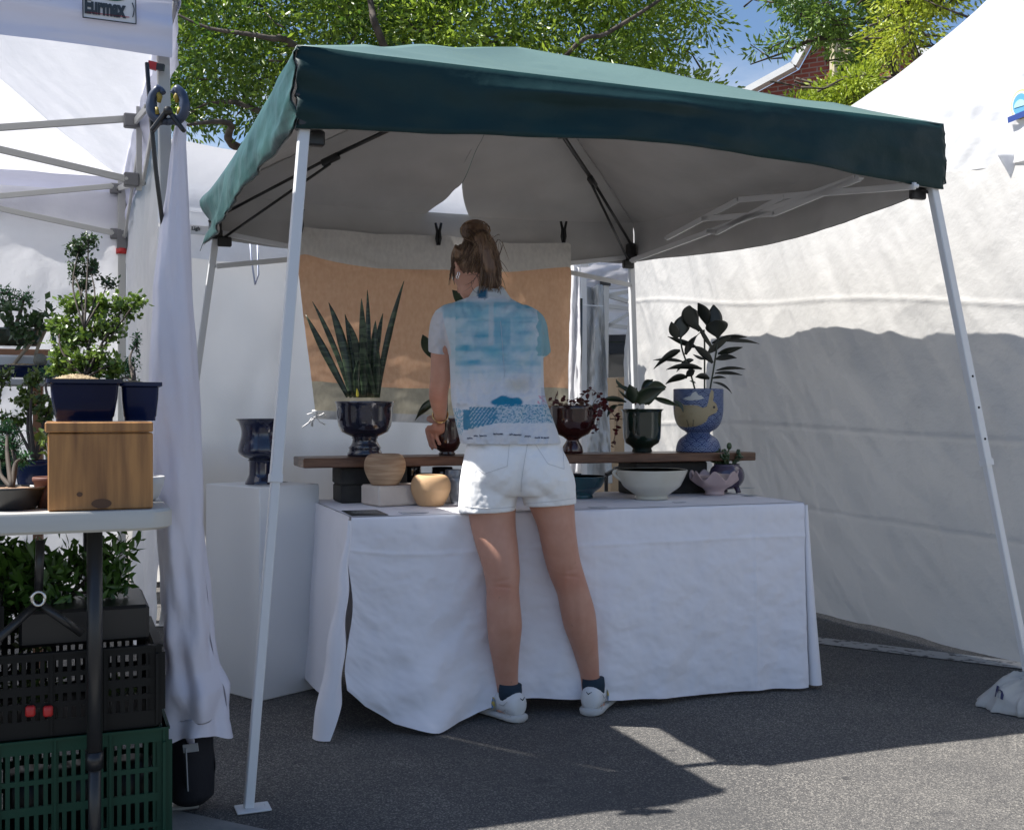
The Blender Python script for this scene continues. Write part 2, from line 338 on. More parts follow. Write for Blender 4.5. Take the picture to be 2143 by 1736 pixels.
# ---------------------------------------------------------------- brick building
def brickmat():
    m=bpy.data.materials.new('brick'); m.use_nodes=True; t=m.node_tree; b=t.nodes['Principled BSDF']; L=t.links.new
    tcn=t.nodes.new('ShaderNodeTexCoord'); sx=t.nodes.new('ShaderNodeSeparateXYZ'); L(tcn.outputs['Object'],sx.inputs[0]); cx=t.nodes.new('ShaderNodeCombineXYZ'); L(sx.outputs['X'],cx.inputs[0]); L(sx.outputs['Z'],cx.inputs[1])
    br=t.nodes.new('ShaderNodeTexBrick'); br.inputs['Scale'].default_value=1; br.inputs['Color1'].default_value=(.22,.050,.035,1); br.inputs['Color2'].default_value=(.30,.075,.05,1); br.inputs['Mortar'].default_value=(.30,.20,.17,1)
    br.inputs['Mortar Size'].default_value=.012; br.inputs['Brick Width'].default_value=.26; br.inputs['Row Height'].default_value=.088; L(cx.outputs[0],br.inputs['Vector']); L(br.outputs['Color'],b.inputs['Base Color']); b.inputs['Roughness'].default_value=.9
    return m
BY=21.0
bld=thing('brick_building','red brick building with white edged stepped gable behind the trees','building',(6,BY,0))
prof=[(1480,250),(1672,146),(1702,92),(1742,86),(1850,86),(1980,130)]
wb=MB(); PX_=(1700-1071)/F*BY; P=[W(u,v,(BY+.55*PX_)/(1+.55*(u-1071)/F)) for u,v in prof]; q=[Vector((P[-1].x,P[-1].y,0)),Vector((P[0].x,P[0].y,0))]; fr=P+q; k=len(fr); bk=[p+Vector((5,5,0)) for p in fr]
wb.add(fr+bk,[tuple(range(k))[::-1],tuple(range(k,2*k))]+[(i,(i+1)%k,(i+1)%k+k,i+k) for i in range(k)]); wb.build('wall',brickmat(),bld,False)
cop=mat('white_coping',(.70,.70,.69),.6,col2=(.6,.6,.6),vs=3); cb=MB()
for a,b in zip(P[:-1],P[1:]): cb.bar(a+Vector((-.1,-.05,.06)),b+Vector((-.1,-.05,.06)),.22,.12)
cb.build('coping',cop,bld,False)
pm=mat('beige_stone',(.36,.31,.20),.8,col2=(.44,.39,.27),vs=3)
pb=MB(); a=W(1753,88,BY-.45); pb.box((a.x,a.y,a.z/2),(.22,.3,a.z)); a2=W(1774,96,BY-.6); pb.box((a2.x,a2.y,a2.z/2),(.09,.26,a2.z)); pb.build('pilaster',pm,bld,False)
# ---------------------------------------------------------------- white frame tent behind
WA=Vector((-1.93,7.05,0)); L0=WA-D*1.7; L1=WA+D*2.55
ft=thing('frame_tent','wide white tent with curved roof behind the banner','tent',WA)
def fw(s,t):
    p=L0.lerp(L1,s)+UP*(.06+t*2.44); k=s*4.2
    return p+N*(-.10*fn(k*1.1,t*1.0,3)-.035*math.sin(k*11+2*math.sin(t*2))*(.3+.7*abs(nz1(k*1.2,t)))+.02*nz1(k*6,t*5))
MB().grid(fw,150,50).build('side_wall',bright_wall,ft)
def fr_(s,t):
    a=t*math.pi/2*1.05; p=L0.lerp(L1,s)-N*.12+UP*2.34; y=1.9*(1-math.cos(a)); z=.78*math.sin(a)
    return p+N*y+UP*(z+.03*nz1(s*8,t*3)-.05*math.sin(s*math.pi*3)**2*(math.sin(t*3)))
MB().grid(fr_,60,26).build('roof',white_roof,ft)
def fv(s,t):
    p=L0.lerp(L1,s)-N*(.13+.012*math.sin(s*60)+.02*nz1(s*18,t*2)); return p+UP*(2.36-.30*t+.01*math.sin(s*40)*t)
MB().grid(fv,120,8).build('valance',white_tent,ft)
mb=MB()
for z in (2.355,2.27): mb.bar(L0-N*.165+UP*z,L1-N*.165+UP*z,.02,.02)
mb.build('hem_band',white_tent,ft,False)
lt=MB(); a=W(407,481,6.9); lt.box(a+D*.035,(.12,.005,.055),(D,N,UP)); lo=lt.build('maker_label',mat('grey_label',(.5,.5,.5),.6),ft,False)
text('Ligh',.032,'lettering',blackp,lo,a-D*.02-N*.006+UP*-.002,D,UP,bold=.0008)
mb=MB()
for u in (523,):
    a=W(u,505,6.75); mb.tube([a,a+UP*-.12+D*.01,a+UP*-.26+D*.03,a+UP*-.2+D*.05,a+UP*-.02+D*.045],.006,5)
mb.build('tie_cord',mat('pale_cord',(.5,.53,.65),.6),ft)
blk=MB(); a=G(432,1215,0); blk.box(Vector((-2.2,7.6,.5)),(2.4,.5,.9),(D,N,UP)); tag(blk.build('storage_trunk',mat('dark_brown',(.03,.02,.016),.6),smooth=False),'dark brown trunk half hidden behind the white pedestal','trunk')
# ---------------------------------------------------------------- green canopy
FL=Vector((-.663,3.44,2.0)); FR=Vector((1.69,4.38,2.0)); BR=Vector((.72,6.64,2.0)); BL=Vector((-1.55,5.72,2.0)); PK=Vector((.03,5.10,2.78))
gc=thing('pop_up_canopy','dark green slant legged canopy over the pottery stall','canopy',(0,5,0))
def sag(a,b,s,k): return a.lerp(b,s)-UP*k*4*s*(1-s)
EZ=.245
def roofpanel(A,B,peak,nu=40,nv=26,ks=.03,hole=None,sm=None):
    v=[];f=[];M_=[]
    cc=(A+B)/2
    for j in range(nv+1):
        for i in range(nu+1):
            s=i/nu;t=j/nv; s=sm(s,t) if sm else s; e=sag(A+UP*EZ,B+UP*EZ,s,ks); p=e.lerp(peak,t*.995)
            b=math.sin(t*math.pi)*(4*s*(1-s)); q_=abs(s-.5)*2; p=p-UP*.05*b+UP*((.022*nz1(p.x*2.2,p.y*2.2,4)+.010*math.sin(t*34+s*9+3*nz1(s*5,t*3))*math.exp(-((q_-.08)/.16)**2)*math.exp(-((t-.55)/.2)**2)+.010*math.sin(s*40*(1-t)+2*nz1(s*6,t))*math.exp(-((t-.1)/.12)**2)+.012*math.exp(-((t-.22-.03*math.sin(s*7))/.03)**2))*math.sin(t*math.pi)); v.append(p)
    for j in range(nv):
        for i in range(nu):
            if hole and hole((i+.5)/nu,(j+.5)/nv): continue
            a=j*(nu+1)+i; f.append((a,a+1,a+nu+2,a+nu+1))
    return v,f
gapc=lambda t:.475+.03*t
gapw=lambda t:.052*max(0,1-t/.27)+.0012
hole=lambda s,t: t<.30 and abs(s-(.52+.14*t))<.042*(1-t/.30)+.001
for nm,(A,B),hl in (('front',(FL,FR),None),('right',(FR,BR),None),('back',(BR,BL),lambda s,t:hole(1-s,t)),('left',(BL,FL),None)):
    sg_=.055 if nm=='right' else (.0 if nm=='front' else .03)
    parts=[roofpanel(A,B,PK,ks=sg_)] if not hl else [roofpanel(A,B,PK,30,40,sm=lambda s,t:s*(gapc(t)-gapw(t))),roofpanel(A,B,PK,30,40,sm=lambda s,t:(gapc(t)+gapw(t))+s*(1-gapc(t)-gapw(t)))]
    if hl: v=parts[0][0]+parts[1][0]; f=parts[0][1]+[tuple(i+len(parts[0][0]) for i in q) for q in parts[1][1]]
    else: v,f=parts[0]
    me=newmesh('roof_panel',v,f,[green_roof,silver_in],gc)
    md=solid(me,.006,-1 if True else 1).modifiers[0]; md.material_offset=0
    # lining is a second skin 8 mm below
    v2=[p-UP*.012 for p in v]; newmesh('lining',v2,f,silver_in,me)
def valance(A,B,out,h=.245,nu=90,nv=12,amp=.018,seed=0,lift=None,ks=.03):
    def f_(s,t):
        p=sag(A,B,s,ks)+UP*(EZ*(1)-t*h-(.012*math.sin(s*7+seed)*t)); fl=(.5-abs(s-.5))*2
        p+=out*min(1,t*5)*(.008+.03*t*fl+amp*fn(s*5+seed,t*1.2,seed)*(.3+t)+.010*math.sin(s*38+seed+t*4)*t*(.4+.6*nz1(s*6+seed)))
        p+=out*(.005*fn(s*22,t*3,seed+2)*min(1,t*4)-.002*math.exp(-((t-.92)/.02)**2))
        if lift: p+=lift(s,t)
        return p
    return MB().grid(f_,nu,nv)
def vfront(s,t):
    r=-N*(.035*math.exp(-((t-.28-.03*math.sin(s*6))/.07)**2)*math.exp(-((s-.42)/.16)**4)); e=math.exp(-s*26)
    r+=-D*.004*math.sin(t*46)*e-N*.012*math.sin(t*60+s*40)*e; e2=math.exp(-(1-s)*18); r+=N*.005*math.sin(t*30-s*50)*e2
    r+=UP*(.035*math.sin(s*math.pi)*t)
    return r
def vleft(s,t):
    e=math.exp(-(1-s)*9); r=N*0-D*(.010*math.sin(t*16+s*30+3*nz1(s*6,t*2))*e+.022*fn(s*5,t*1.5,3)*t); e0=math.exp(-s*14); r+=UP*(-.06*e0*t)-D*.04*e0*math.sin(t*8)
    r+=UP*(.02*t*math.sin(s*math.pi)*s)
    return r
for (A,B,o_,sd_,lf,lb) in ((FL,FR,-N,1,vfront,'dark green front valance'),(FR,BR,D,5,None,'dark green right valance'),(BR,BL,N,9,None,'dark green back valance'),(BL,FL,-D,13,vleft,'sunlit rumpled left valance')):
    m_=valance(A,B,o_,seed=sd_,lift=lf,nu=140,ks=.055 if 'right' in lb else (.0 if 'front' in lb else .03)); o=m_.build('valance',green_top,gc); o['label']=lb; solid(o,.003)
    if 'left' in lb: o.data.materials.clear(); o.data.materials.append(mat('sunlit_green',(.012,.055,.055),.5,col2=(.024,.085,.08),vs=5,bump=.2,bs=14,bd=.02,transl=.08))  # lighter copy of the valance green, sunlight on this side put into the colour
    m2=MB(); m2.v=[p-o_*.008 for p in m_.v]; m2.f=m_.f; m2.build('lining',silver_in,o)
for (A_,t0_,t1_) in ((FL,.05,.97),(FR,.05,.97),(BL,.05,.97),(BR,.05,.97)):
    q0=A_+UP*EZ; MB().tube([q0.lerp(PK,t0_+(t1_-t0_)*i/12)-UP*(.020) for i in range(13)],.0035,5).build('roof_seam',silver_in,gc)
qb=(BR+BL)/2+UP*(EZ-.03); MB().tube([qb.lerp(PK,.37+.6*i/14)-UP*(.05*math.sin((.37+.6*i/14)*math.pi)+.016)+D*(-.02+.02*i/14) for i in range(15)],.0035,5).build('roof_seam',silver_in,gc)
# hanging torn flap and rolled edge at the back
fl_=MB(); fl_.add([W(1088,492,6.5),W(1048,552,6.42),W(1000,520,6.5),W(1010,492,6.5),W(1050,485,6.55)],[(0,1,2,3,4)]); o=fl_.build('torn_flap',silver_in,gc,False); solid(o,.004)
fe=MB(); fe.tube([W(1089,491,6.48),W(1047,554,6.40)],.006,6); fe.build('flap_binding',blackp,o)
# legs
feet=[Vector((-.74,3.14,0)),Vector((1.985,4.25,0)),Vector((.80,6.9,0)),Vector((-1.83,5.84,0))]; tops=[FL,FR,BR,BL]
hole_m=mat('hole_black',(.004,.004,.004),.8)
for i,(f0,t0) in enumerate(zip(feet,tops)):
    t0=t0+(Vector((.03,5.1,2.0))-t0).normalized()*.045
    t1=t0+UP*.02; f1=f0+UP*.006; d_=(t1-f1); sp_=f1+d_*(.455)
    x=d_.normalized().cross(N).normalized()
    lg=MB(); lg.bar(sp_,t1,.033,.033,N,.003); leg=lg.build('leg',pole_w,gc,False)
    lo_=MB(); lo_.bar(f1,sp_+d_*.004,.027,.027,N,.003); lo_.build('lower_tube',pole_w,leg,False)
    fp=MB(); fp.box(f0+UP*.005+D*.012,(.095,.07,.006),(D,N,UP),.002); fp.tube([f0+UP*.0082+D*.045,f0+UP*.0085+D*.046],.008,10); fp.build('foot_plate',pole_w,leg,False)
    co=MB(); co.bar(sp_-d_*.006,sp_+d_*.006,.037,.037,N); co.build('collar',pole_w,leg,False)
    for q in (() if i in(0,3) else (.62,.56,.50)):
        hb=MB(); p=f1+d_*q; c_=p+(-N)*.016; hb.tube([c_-(-N)*.002,c_+(-N)*.0012],.0052,10); hb.build('adjustment_hole',hole_m,leg)
    bk_=MB(); bk_.box(t0+UP*.02,(.060,.060,.05),(D,N,UP),.008); bk_.box(t0+UP*.06,(.05,.05,.1),(D,N,UP),.01)
    ci=((Vector((.03,5.1,2.0))-t0).normalized()); bk_.box(t0+ci*.05+UP*-.02,(.07,.03,.05),(D,N,UP),.006)
    bk_.build('corner_bracket',blackm,gc,False)
# scissor trusses
def scissor(A,B,z0,z1,n,parent,m,wd=.026,name='truss_bar',off=0):
    seg=(B-A)/n
    sd_=(B-A).normalized().cross(UP)
    for k in range(n):
        a=A+seg*k; b=A+seg*(k+1)
        for q,(za,zb) in enumerate(((z0,z1),(z1,z0))):
            mb=MB(); o_=sd_*(.014*(1 if q else -1)); p0=Vector((a.x,a.y,za))+o_; p1=Vector((b.x,b.y,zb))+o_; mb.bar(p0,p1,.012,wd,UP,.002)
            for e in (p0,p1,(p0+p1)/2): mb.tube([e-sd_*.012,e+sd_*.012],.007,8)
            mb.build(name,m,parent,False)
ins=.05
def inn(p): return p+(Vector((.03,5.1,p.z))-p).normalized()*ins
fl,fr2,br,bl=[inn(p) for p in (FL,FR,BR,BL)]
scissor(bl,br,1.86,2.03,2,gc,pole_w)
scissor(fl,fr2,1.93,2.05,2,gc,pole_w) if False else None
# folding arms under the front edge, right half
mb=MB()
for a,b in (((1322,545,6.4),(1790,372,4.95)),((1470,458,5.9),(1620,447,5.55)),((1395,498,6.1),(1545,418,5.5)),((1545,418,5.5),(1915,389,4.5)),((1480,484,5.9),(1500,486,5.8)),((1500,486,5.8),(1640,412,5.3)),((1620,447,5.5),(1800,372,4.95))):
    a,b=[(q[0],q[1],3.41/((q[0]-1071)/F+.43)) for q in (a,b)]; mb=MB(); mb.bar(W(*a),W(*b),.014,.027,UP,.002)
    for e in (a,b): mb.tube([W(*e)-D*.012,W(*e)+D*.012],.008,8)
    mb.build('folding_arm',pole_w,gc,False)
# black roof arms
for t0 in (FL,FR,BR,BL):
    a=t0+UP*.09; e=PK-UP*.10; kk=a.lerp(e,.42)+UP*.02; mb=MB(); d1=(e-a).normalized()
    mb.tube([a,kk],.008,8); mb.tube([kk,e],.011,8); lo3=t0+UP*(-.04); mb.tube([lo3+(kk-a)*.06,kk-UP*.03],.007,8)
    for q in (kk,a.lerp(e,.72)): mb.box(q-UP*.01,(.10,.028,.034),(d1,d1.cross(UP).normalized(),d1.cross(UP).normalized().cross(d1)),.005)
    mb.build('roof_arm',blackm,gc)
mb=MB(); mb.box(PK-UP*.1,(.12,.12,.05),None,.01); mb.build('peak_hub',blackm,gc,False)
# ---------------------------------------------------------------- right tent
w0=Vector((.84,7.9,0)); wd_=Vector((.4142,-.9102,0)); wn=Vector((-.9102,-.4142,0)); Lw=5.2
rt=thing('market_tent','tall white peaked tent with long side wall on the right','tent',(2.6,5,0))
def rw(s,t):
    x=s*Lw; z=.02+t*2.4; p=w0+wd_*x+UP*z
    b=.25*math.sin(min(1,t*1.0)*math.pi)*math.sin(min(1,max(0,(x+.3)/5.0))*math.pi)
    dg=x*2.2+z*1.6; k=fn(dg*1.1,z*.7-x*.3,2,4)*.030; k+=.007*math.sin(dg*9+3*nz1(x,z*2))*max(0,nz1(x*1.1+5,z*1.3)+.25)
    k+=.006*math.sin(x*26+5*nz1(x*2,z))*max(0,.9-abs(z-.95)*1.2)
    k+=fn(x*7,z*6,7,4)*.005+.016*nz1(x*7+z*.6,z*.7,12)*math.exp(-((z-.8)/.35)**2)+.007*nz1(x*17+z,z*1.1,15)*math.exp(-((z-.8)/.4)**2)+.010*(1-abs(nz1(x*3+z*1.8,z*1.2-x,21)))**6
    for zs,am in ((1.02+.03*math.sin(x*1.2),.009),(.62-.05*x*.3+.02*math.sin(x),.009),(1.62-.09*(x-3.0)+.015*math.sin(x*3),.009)): k+=am*math.exp(-((z-zs)/.010)**2)
    k+=.02*math.exp(-z*8)*math.sin(x*5); p.z+=.012*math.exp(-z*6)*(.5+nz1(x*1.3))
    return p+wn*(b+k)
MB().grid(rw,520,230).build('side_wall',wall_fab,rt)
rc0=Vector((1.48,6.48,2.6)); rc1=rc0+wd_*3.05; rc3=rc0-wn*3.05; rc2=rc1-wn*3.05; rp=(rc0+rc2)/2; rp.z=4.3
for a,b in ((rc0,rc1),(rc1,rc2),(rc2,rc3),(rc3,rc0)):
    def f_(s,t,a=a,b=b):
        e=sag(a,b,s,.02); p=e.lerp(rp,t); p.z-=.22*math.sin(math.pi*t)*(1-.35*t); c=(a+b)/2
        return p+UP*(.014*fn(p.x*2,p.y*2,p.z*1.5)+.008*nz1(s*30,t*2)*(1-t))
    MB().grid(f_,70,50).build('roof_panel',white_roof,rt)
def rv(s,t):
    p=sag(rc0,rc1,s,.02)+UP*(-.36*t+.012*math.sin(s*19)*t+.02*math.sin(s*7)*t)
    return p+wn*(.02+.03*t+.012*math.sin(s*95+4*math.sin(t*3+s*9)+t*5)*(.3+.7*abs(nz1(s*9)))+.012*fn(s*8-t*2,t*1.5,3))
val=MB().grid(rv,360,16).build('valance',white_tent,rt)
for a in (rc1,rc2,rc3): MB().bar(Vector((a.x,a.y,0)),a,.045,.045).build('pole',pole_w,rt,False)
MB().bar(rc0-wn*.12-UP*2.6,rc0-wn*.12-UP*.05,.045,.045).build('pole',pole_w,rt,False)
# emblem on the valance
Y_=4.97; ec=W(2157,222,4.84)+wn*.04
def disc(c,rx,ry,off,m,nm,par,a0=0,a1=2*math.pi):
    mb=MB(); n=28; pts=[c+wn*off]+[c+wn*off+wd_*rx*math.cos(a0+(a1-a0)*k/n)+UP*ry*math.sin(a0+(a1-a0)*k/n) for k in range(n+1)]
    mb.add(pts,[(0,k+1,k+2) for k in range(n)]); o=mb.build(nm,m,par,False); return solid(o,.001)
em=disc(ec,.052,.064,.02,mat('emblem_yellow',(.7,.58,.12),.5),'emblem',rt)
disc(ec,.046,.057,.0225,mat('emblem_white',(.75,.76,.78),.5),'emblem_ring',em); disc(ec,.038,.047,.025,mat('emblem_blue',(.10,.32,.55),.5),'emblem_disc',em)
disc(ec-UP*.01,.03,.03,.0275,mat('emblem_teal',(.35,.6,.62),.5),'emblem_wave',em,0,math.pi)
mb=MB(); mb.bar(ec+wn*.03-wd_*.06-UP*.055,ec+wn*.03+wd_*.075-UP*.042,.002,.026); mb.build('emblem_ribbon',mat('ribbon_blue',(.02,.05,.22),.5),em,False)
flp=MB(); flp.grid(lambda s,t: W(2102+s*60*(1-t)+t*52,322+t*85,4.86)+wn*(.05+.02*math.sin(s*6)),8,12); solid(flp.build('door_flap',white_tent,rt),.004)
# ---------------------------------------------------------------- banner
bn=thing('cloth_banner','large orange and cream burlap banner hanging at the back of the green canopy','banner',(-.6,6.1,1.6))
def Ln(s): # line along the back of the canopy
    a=Vector((-1.146,5.83,0)); b=Vector((.325,6.415,0)); return a.lerp(b,s)
def top_z(s):
    return interp(s,[0,.03,.28,.52,.76,.99,1],[2.06,2.08,2.065,2.08,2.055,2.08,2.07])
bands=[(0,.15,'band_top',(.76,.73,.68),(.68,.65,.61)),(.15,.80,'band_orange',(.92,.58,.37),(.86,.51,.315)),(.80,.955,'band_beige',(.60,.55,.43),(.53,.48,.37)),(.955,1.0,'band_hem',(.55,.55,.56),(.5,.5,.5))]
def bp(s,t):
    t2=t+ (.03*math.sin(s*5+1)+.035*math.exp(-((s-.02)/.12)**2))*(-1 if t<.3 else 0)*(t/.15 if t<.15 else 1)*(1 if t<.3 else 0)
    zb=interp(s,[0,1],[1.08,1.02]); z=top_z(s)*(1-t)+zb*t; x0=.075*t*(1-s)
    p=Ln(s+x0-.012*t*s)+UP*z
    return p-N*(.03+.035*fn(s*3,t*1.5,8)+.012*math.sin(s*40+t*3)*t*t*(.5+s)+.02*math.exp(-((s-.93)/.03)**2)*math.sin(t*9)*t+.010*fn(s*9,t*12,4))
for (t0,t1,nm,c1,c2) in bands:
    m_=mat(nm,c1,.9,col2=c2,vs=55,bump=.6,bs=260,bd=.002,stretch=(1,1,.6),transl=.13)
    def fb(s,t,t0=t0,t1=t1):
        def edge(q): return q+ (.034*math.sin(s*3.6+.2)+.02*math.exp(-(s/.10)**2)*-1 if .1<q<.2 else (.018*math.sin(s*5) if .7<q<.9 else 0))
        return bp(s,edge(t0)*(1-t)+edge(t1)*t)
    o=MB().grid(fb,110,max(3,int((t1-t0)*80))).build(nm.replace('band_','')+'_band',m_,bn)
kn=MB(); k0=W(662,872,5.82)
rr=random.Random(3)
for i in range(9): 
    a=rr.uniform(0,6.28); kn.tube([k0,k0+D*.03*math.cos(a)+UP*.03*math.sin(a)-N*.01,k0+D*.055*math.cos(a+.4)+UP*(.045*math.sin(a+.3)-.01)],.0035,5)
kn.tube([k0,k0-D*.04-UP*.03,k0-D*.075-UP*.055],.004,5); kn.build('knotted_fringe',mat('white_thread',(.8,.8,.8),.8),bn)
# clips
def clip():
    r=thing('spring_clip','','clip',(0,0,0),'black clips holding up the burlap banner')
    for s_ in(-1,1):
        mb=MB(); mb.tube([Vector((s_*.004,0,-.075)),Vector((s_*.009,0,-.04)),Vector((s_*.006,0,0)),Vector((s_*.016,0,.045))],[.010,.013,.012,.010],8,flat=.7); mb.build('jaw',blackp,r)
    mb=MB(); mb.tube([Vector((-.012,0,0)),Vector((.012,0,0))],.009,10); mb.build('spring',blackm,r); return r
cl0=clip()
for i,(u,v,lb) in enumerate(((628,456,'black clip at the left end of the banner beside the white leg'),(917,484,'black clip on the banner just left of the woman\'s hair bun'),(1179,480,'black clip at the right end of the burlap banner'))):
    if i==0: r=cl0; ch=[]
    else:
        r=cl0.copy(); C.objects.link(r)
        for c in cl0.children: k=c.copy(); C.objects.link(k); k.parent=r; k.matrix_parent_inverse=Matrix.Identity(4)
    r['label']=lb; s_=[.035,.52,.975][i]; p=Ln(s_)-N*.06; p.z=W(u,v,p.y).z; p.x=(u-1071)/F*p.y; r.location=p
for c in cl0.children: c.matrix_parent_inverse=Matrix.Identity(4)
# ---------------------------------------------------------------- table and cloth
LT=1.847; WT=.80
tb=thing('folding_table','folding table under the long white cloth','table',T(0.9,.4,0))
MB().box(T(LT/2,WT/2,.728),(LT-.02,WT-.02,.035),(TD,TN,UP)).build('tabletop',pole_w,tb,False)
for a in(.25,LT-.25):
    for b in(.15,WT-.12): MB().tube([T(a,b,0),T(a,b,.71)],.014,8).build('leg',pole_g,tb)
tcv=[];tcf=[]
cm=MB(); ZT=.7515
def topf(s,t): return T(s*LT,t*WT,ZT+.0012*fn(s*9,t*5)+.0)
cm.grid(topf,60,26)
def hemz(x):
    return interp(x,[0,.05,.14,.28,.42,.55,.62,.75,1.0,1.3,1.85],[.16,.10,.035,.006,.02,.05,.062,.055,.035,.018,.012])
def ff(s,t):
    x=s*LT; zt=ZT-.002; r=.012
    h=hemz(x); z=(zt-r)*(1-t)+h*t; out=.012+.02*t
    out+=.022*t*math.sin(x*7.5+.8)*(.4+.6*math.sin(x*1.7+.4)**2)+.035*fn(x*2.1,t*1.3,6,1)*t+.008*math.sin(x*31+t*2)*t*(.3+abs(nz1(x*2)))-.022*abs(nz1(x*3.1+t*.4,t*.3,5))*t-.010*abs(nz1(x*6+t*.6,t*.5,9))*t
    out+=.10*math.exp(-((x-.27)/.11)**2)*t**2.2 -.02*math.exp(-((x-.62)/.2)**2)*t
    out+=.008*fn(x*9,t*8,2)+.004*math.exp(-((t-.17-.006*math.sin(x*3))/.008)**2)+.004*math.exp(-((x-.92)/.006)**2)*t+.003*math.exp(-((x-1.62)/.006)**2)
    # pull lines towards the trodden hem
    out+=.010*math.sin((x*.8+t*.9)*30)*math.exp(-((x-.25)/.25)**2)*t*t
    e=math.exp(-x/.05); xx=x-(.012*e*math.sin(t*9)) - .02*t*math.exp(-x/.08)
    p=T(xx,0,z)-TN*out
    if t<.03: k=t/.03; p=T(xx,0,zt-r*(1-math.cos(k*math.pi/2)))-TN*(.012*math.sin(k*math.pi/2)+ (out-.012)*k)
    return p
cm.grid(ff,260,110)
def rs_(s,t):
    y=s*WT; z=ZT*(1-t)+(.03+.02*math.sin(y*6))*t
    return T(LT,y,z)+TD*(.01+.055*t+.02*math.sin(y*14)*t+.01*fn(y*5,t*3,3))-TN*(.02*t*(1-s))
cm.grid(rs_,50,60)
def ls_(s,t):
    y=s*WT; z=ZT*(1-t)+(.03+.03*s)*t
    return T(0,y,z)-TD*(.008+.035*t+.015*math.sin(y*12+1)*t+.008*fn(y*5,t*3,8))
cm.grid(ls_,50,60)
def bs_(s,t): return T(s*LT,WT,ZT*(1-t)+.12*t)+TN*(.01+.03*t+.015*math.sin(s*40)*t)
cm.grid(bs_,60,10)
# corner flaps: left hanging point, right fold
def lc(s,t):
    th=s*math.pi; r=.008+.055*t; c=T(-.012,-.012,ZT-.01)+(-TD*.085-TN*.03)*(t**1.15)+UP*(-.735*t)
    return c+(-TD*math.cos(th)*.8*r)+(-TN*math.sin(th)*r*.9)+UP*(.12*t*max(0,math.cos(th)*-1)) + TD*.004*math.sin(t*20)
cm.grid(lc,16,60)
def rc_(s,t):
    th=s*math.pi; r=.008+.022*t; c=T(LT+.01,-.01,ZT-.01)+(TD*.035-TN*.01)*(t**1.2)+UP*(-.725*t)
    return c+(TD*math.cos(th)*r)+(-TN*math.sin(th)*r)
cm.grid(rc_,14,50)
tc_o=cm.build('tablecloth',cloth_m); tag(tc_o,'long white cloth draped over the pottery display table','tablecloth')
bm=bmesh.new(); bm.from_mesh(tc_o.data); bmesh.ops.remove_doubles(bm,verts=bm.verts,dist=.0006); bm.to_mesh(tc_o.data); bm.free()
# ---------------------------------------------------------------- plank and blocks
wood_p=mat('plank_wood',(.085,.035,.018),.5,col2=(.16,.075,.04),vs=5,stretch=(1.2,5,14),bump=.15,bs=30,coat=.2)
pk=MB(); z0=.897; c=T(.94,.645,.916); pk.box(c,(2.04,.25,.038),(TD,TN,UP),.004); tag(pk.build('wooden_plank',wood_p,smooth=False),'long dark brown plank shelf raised on blocks across the table','plank')
dk=mat('dark_block',(.022,.020,.019),.8,col2=(.045,.042,.038),vs=14,bump=.4,bs=50)
def block(name,c,sz,m,lb,cat,rot=0,group=None,bev=.006,kind=None):
    q=Matrix.Rotation(rot,3,'Z'); o=MB().box(c,sz,(q@TD,q@TN,UP),bev).build(name,m,smooth=False); return tag(o,lb,cat,group)
block('support_block',T(.21,.645,.7525+.036),(.27,.17,.072),dk,'lower dark block of the pair under the plank beside the pale brick','block',0,'dark blocks holding up the plank')
block('support_block',T(.21,.645,.7525+.108),(.275,.175,.070),dk,'upper dark block directly under the left end of the plank','block',0,'dark blocks holding up the plank')
block('support_block',T(1.56,.66,.7525+.071),(.36,.18,.141),dk,'wide dark block under the right end of the plank behind the bowls','block',0,'dark blocks holding up the plank')
pb=mat('pale_block',(.52,.45,.40),.85,col2=(.60,.54,.48),vs=10,bump=.4,bs=60)
c1=G(792,1061,.7525); lft=G(729.6,1054,.7525); dl=(lft-c1); ll=dl.length; dl.normalize(); dr=Vector((dl.y,-dl.x,0)); dr=dr if dr.x>0 else -dr
dr=(dr*.6+TD*.4).normalized(); dl=Vector((-dr.y,dr.x,0)); ll=.16
c=c1+dl*ll/2+dr*.17+UP*.0405
o=MB().box(c,(.34,ll,.078),(dr,dl,UP),.007).build('stone_block',pb,smooth=False); tag(o,'pale stone block under the upper round clay vase','block')
# ---------------------------------------------------------------- glazes and pots
ink=mat('ink_glaze',(.010,.012,.022),.12,col2=(.022,.025,.05),vs=9,coat=.8)
ink2=mat('blue_black_glaze',(.012,.016,.045),.16,col2=(.06,.07,.12),vs=7,coat=.7,lo=.5,hi=.75)
mar=mat('maroon_glaze',(.020,.005,.006),.13,col2=(.05,.012,.012),vs=8,coat=.8)
grg=mat('green_glaze',(.006,.014,.011),.12,col2=(.012,.028,.02),vs=8,coat=.8)
teal=mat('teal_glaze',(.010,.07,.085),.15,col2=(.008,.045,.06),vs=10,coat=.8)
clay=mat('speckled_clay',(.52,.33,.18),.75,col2=(.48,.30,.155),vs=9,bump=.15,bs=160)
clay2=mat('swirled_clay',(.47,.33,.21),.72,col2=(.30,.18,.105),vs=5,stretch=(1.5,1.5,22),bump=.1,bs=60)
soil=mat('soil',(.035,.022,.014),.95,col2=(.08,.055,.035),vs=90,bump=1,bs=120)
cream=mat('cream_glaze',(.60,.58,.50),.3,col2=(.56,.53,.44),vs=12,coat=.4)
pinkg=mat('pink_glaze',(.55,.42,.41),.45,col2=(.50,.37,.36),vs=12,coat=.2)
purg=mat('purple_glaze',(.05,.035,.07),.2,col2=(.10,.08,.13),vs=7,coat=.7)
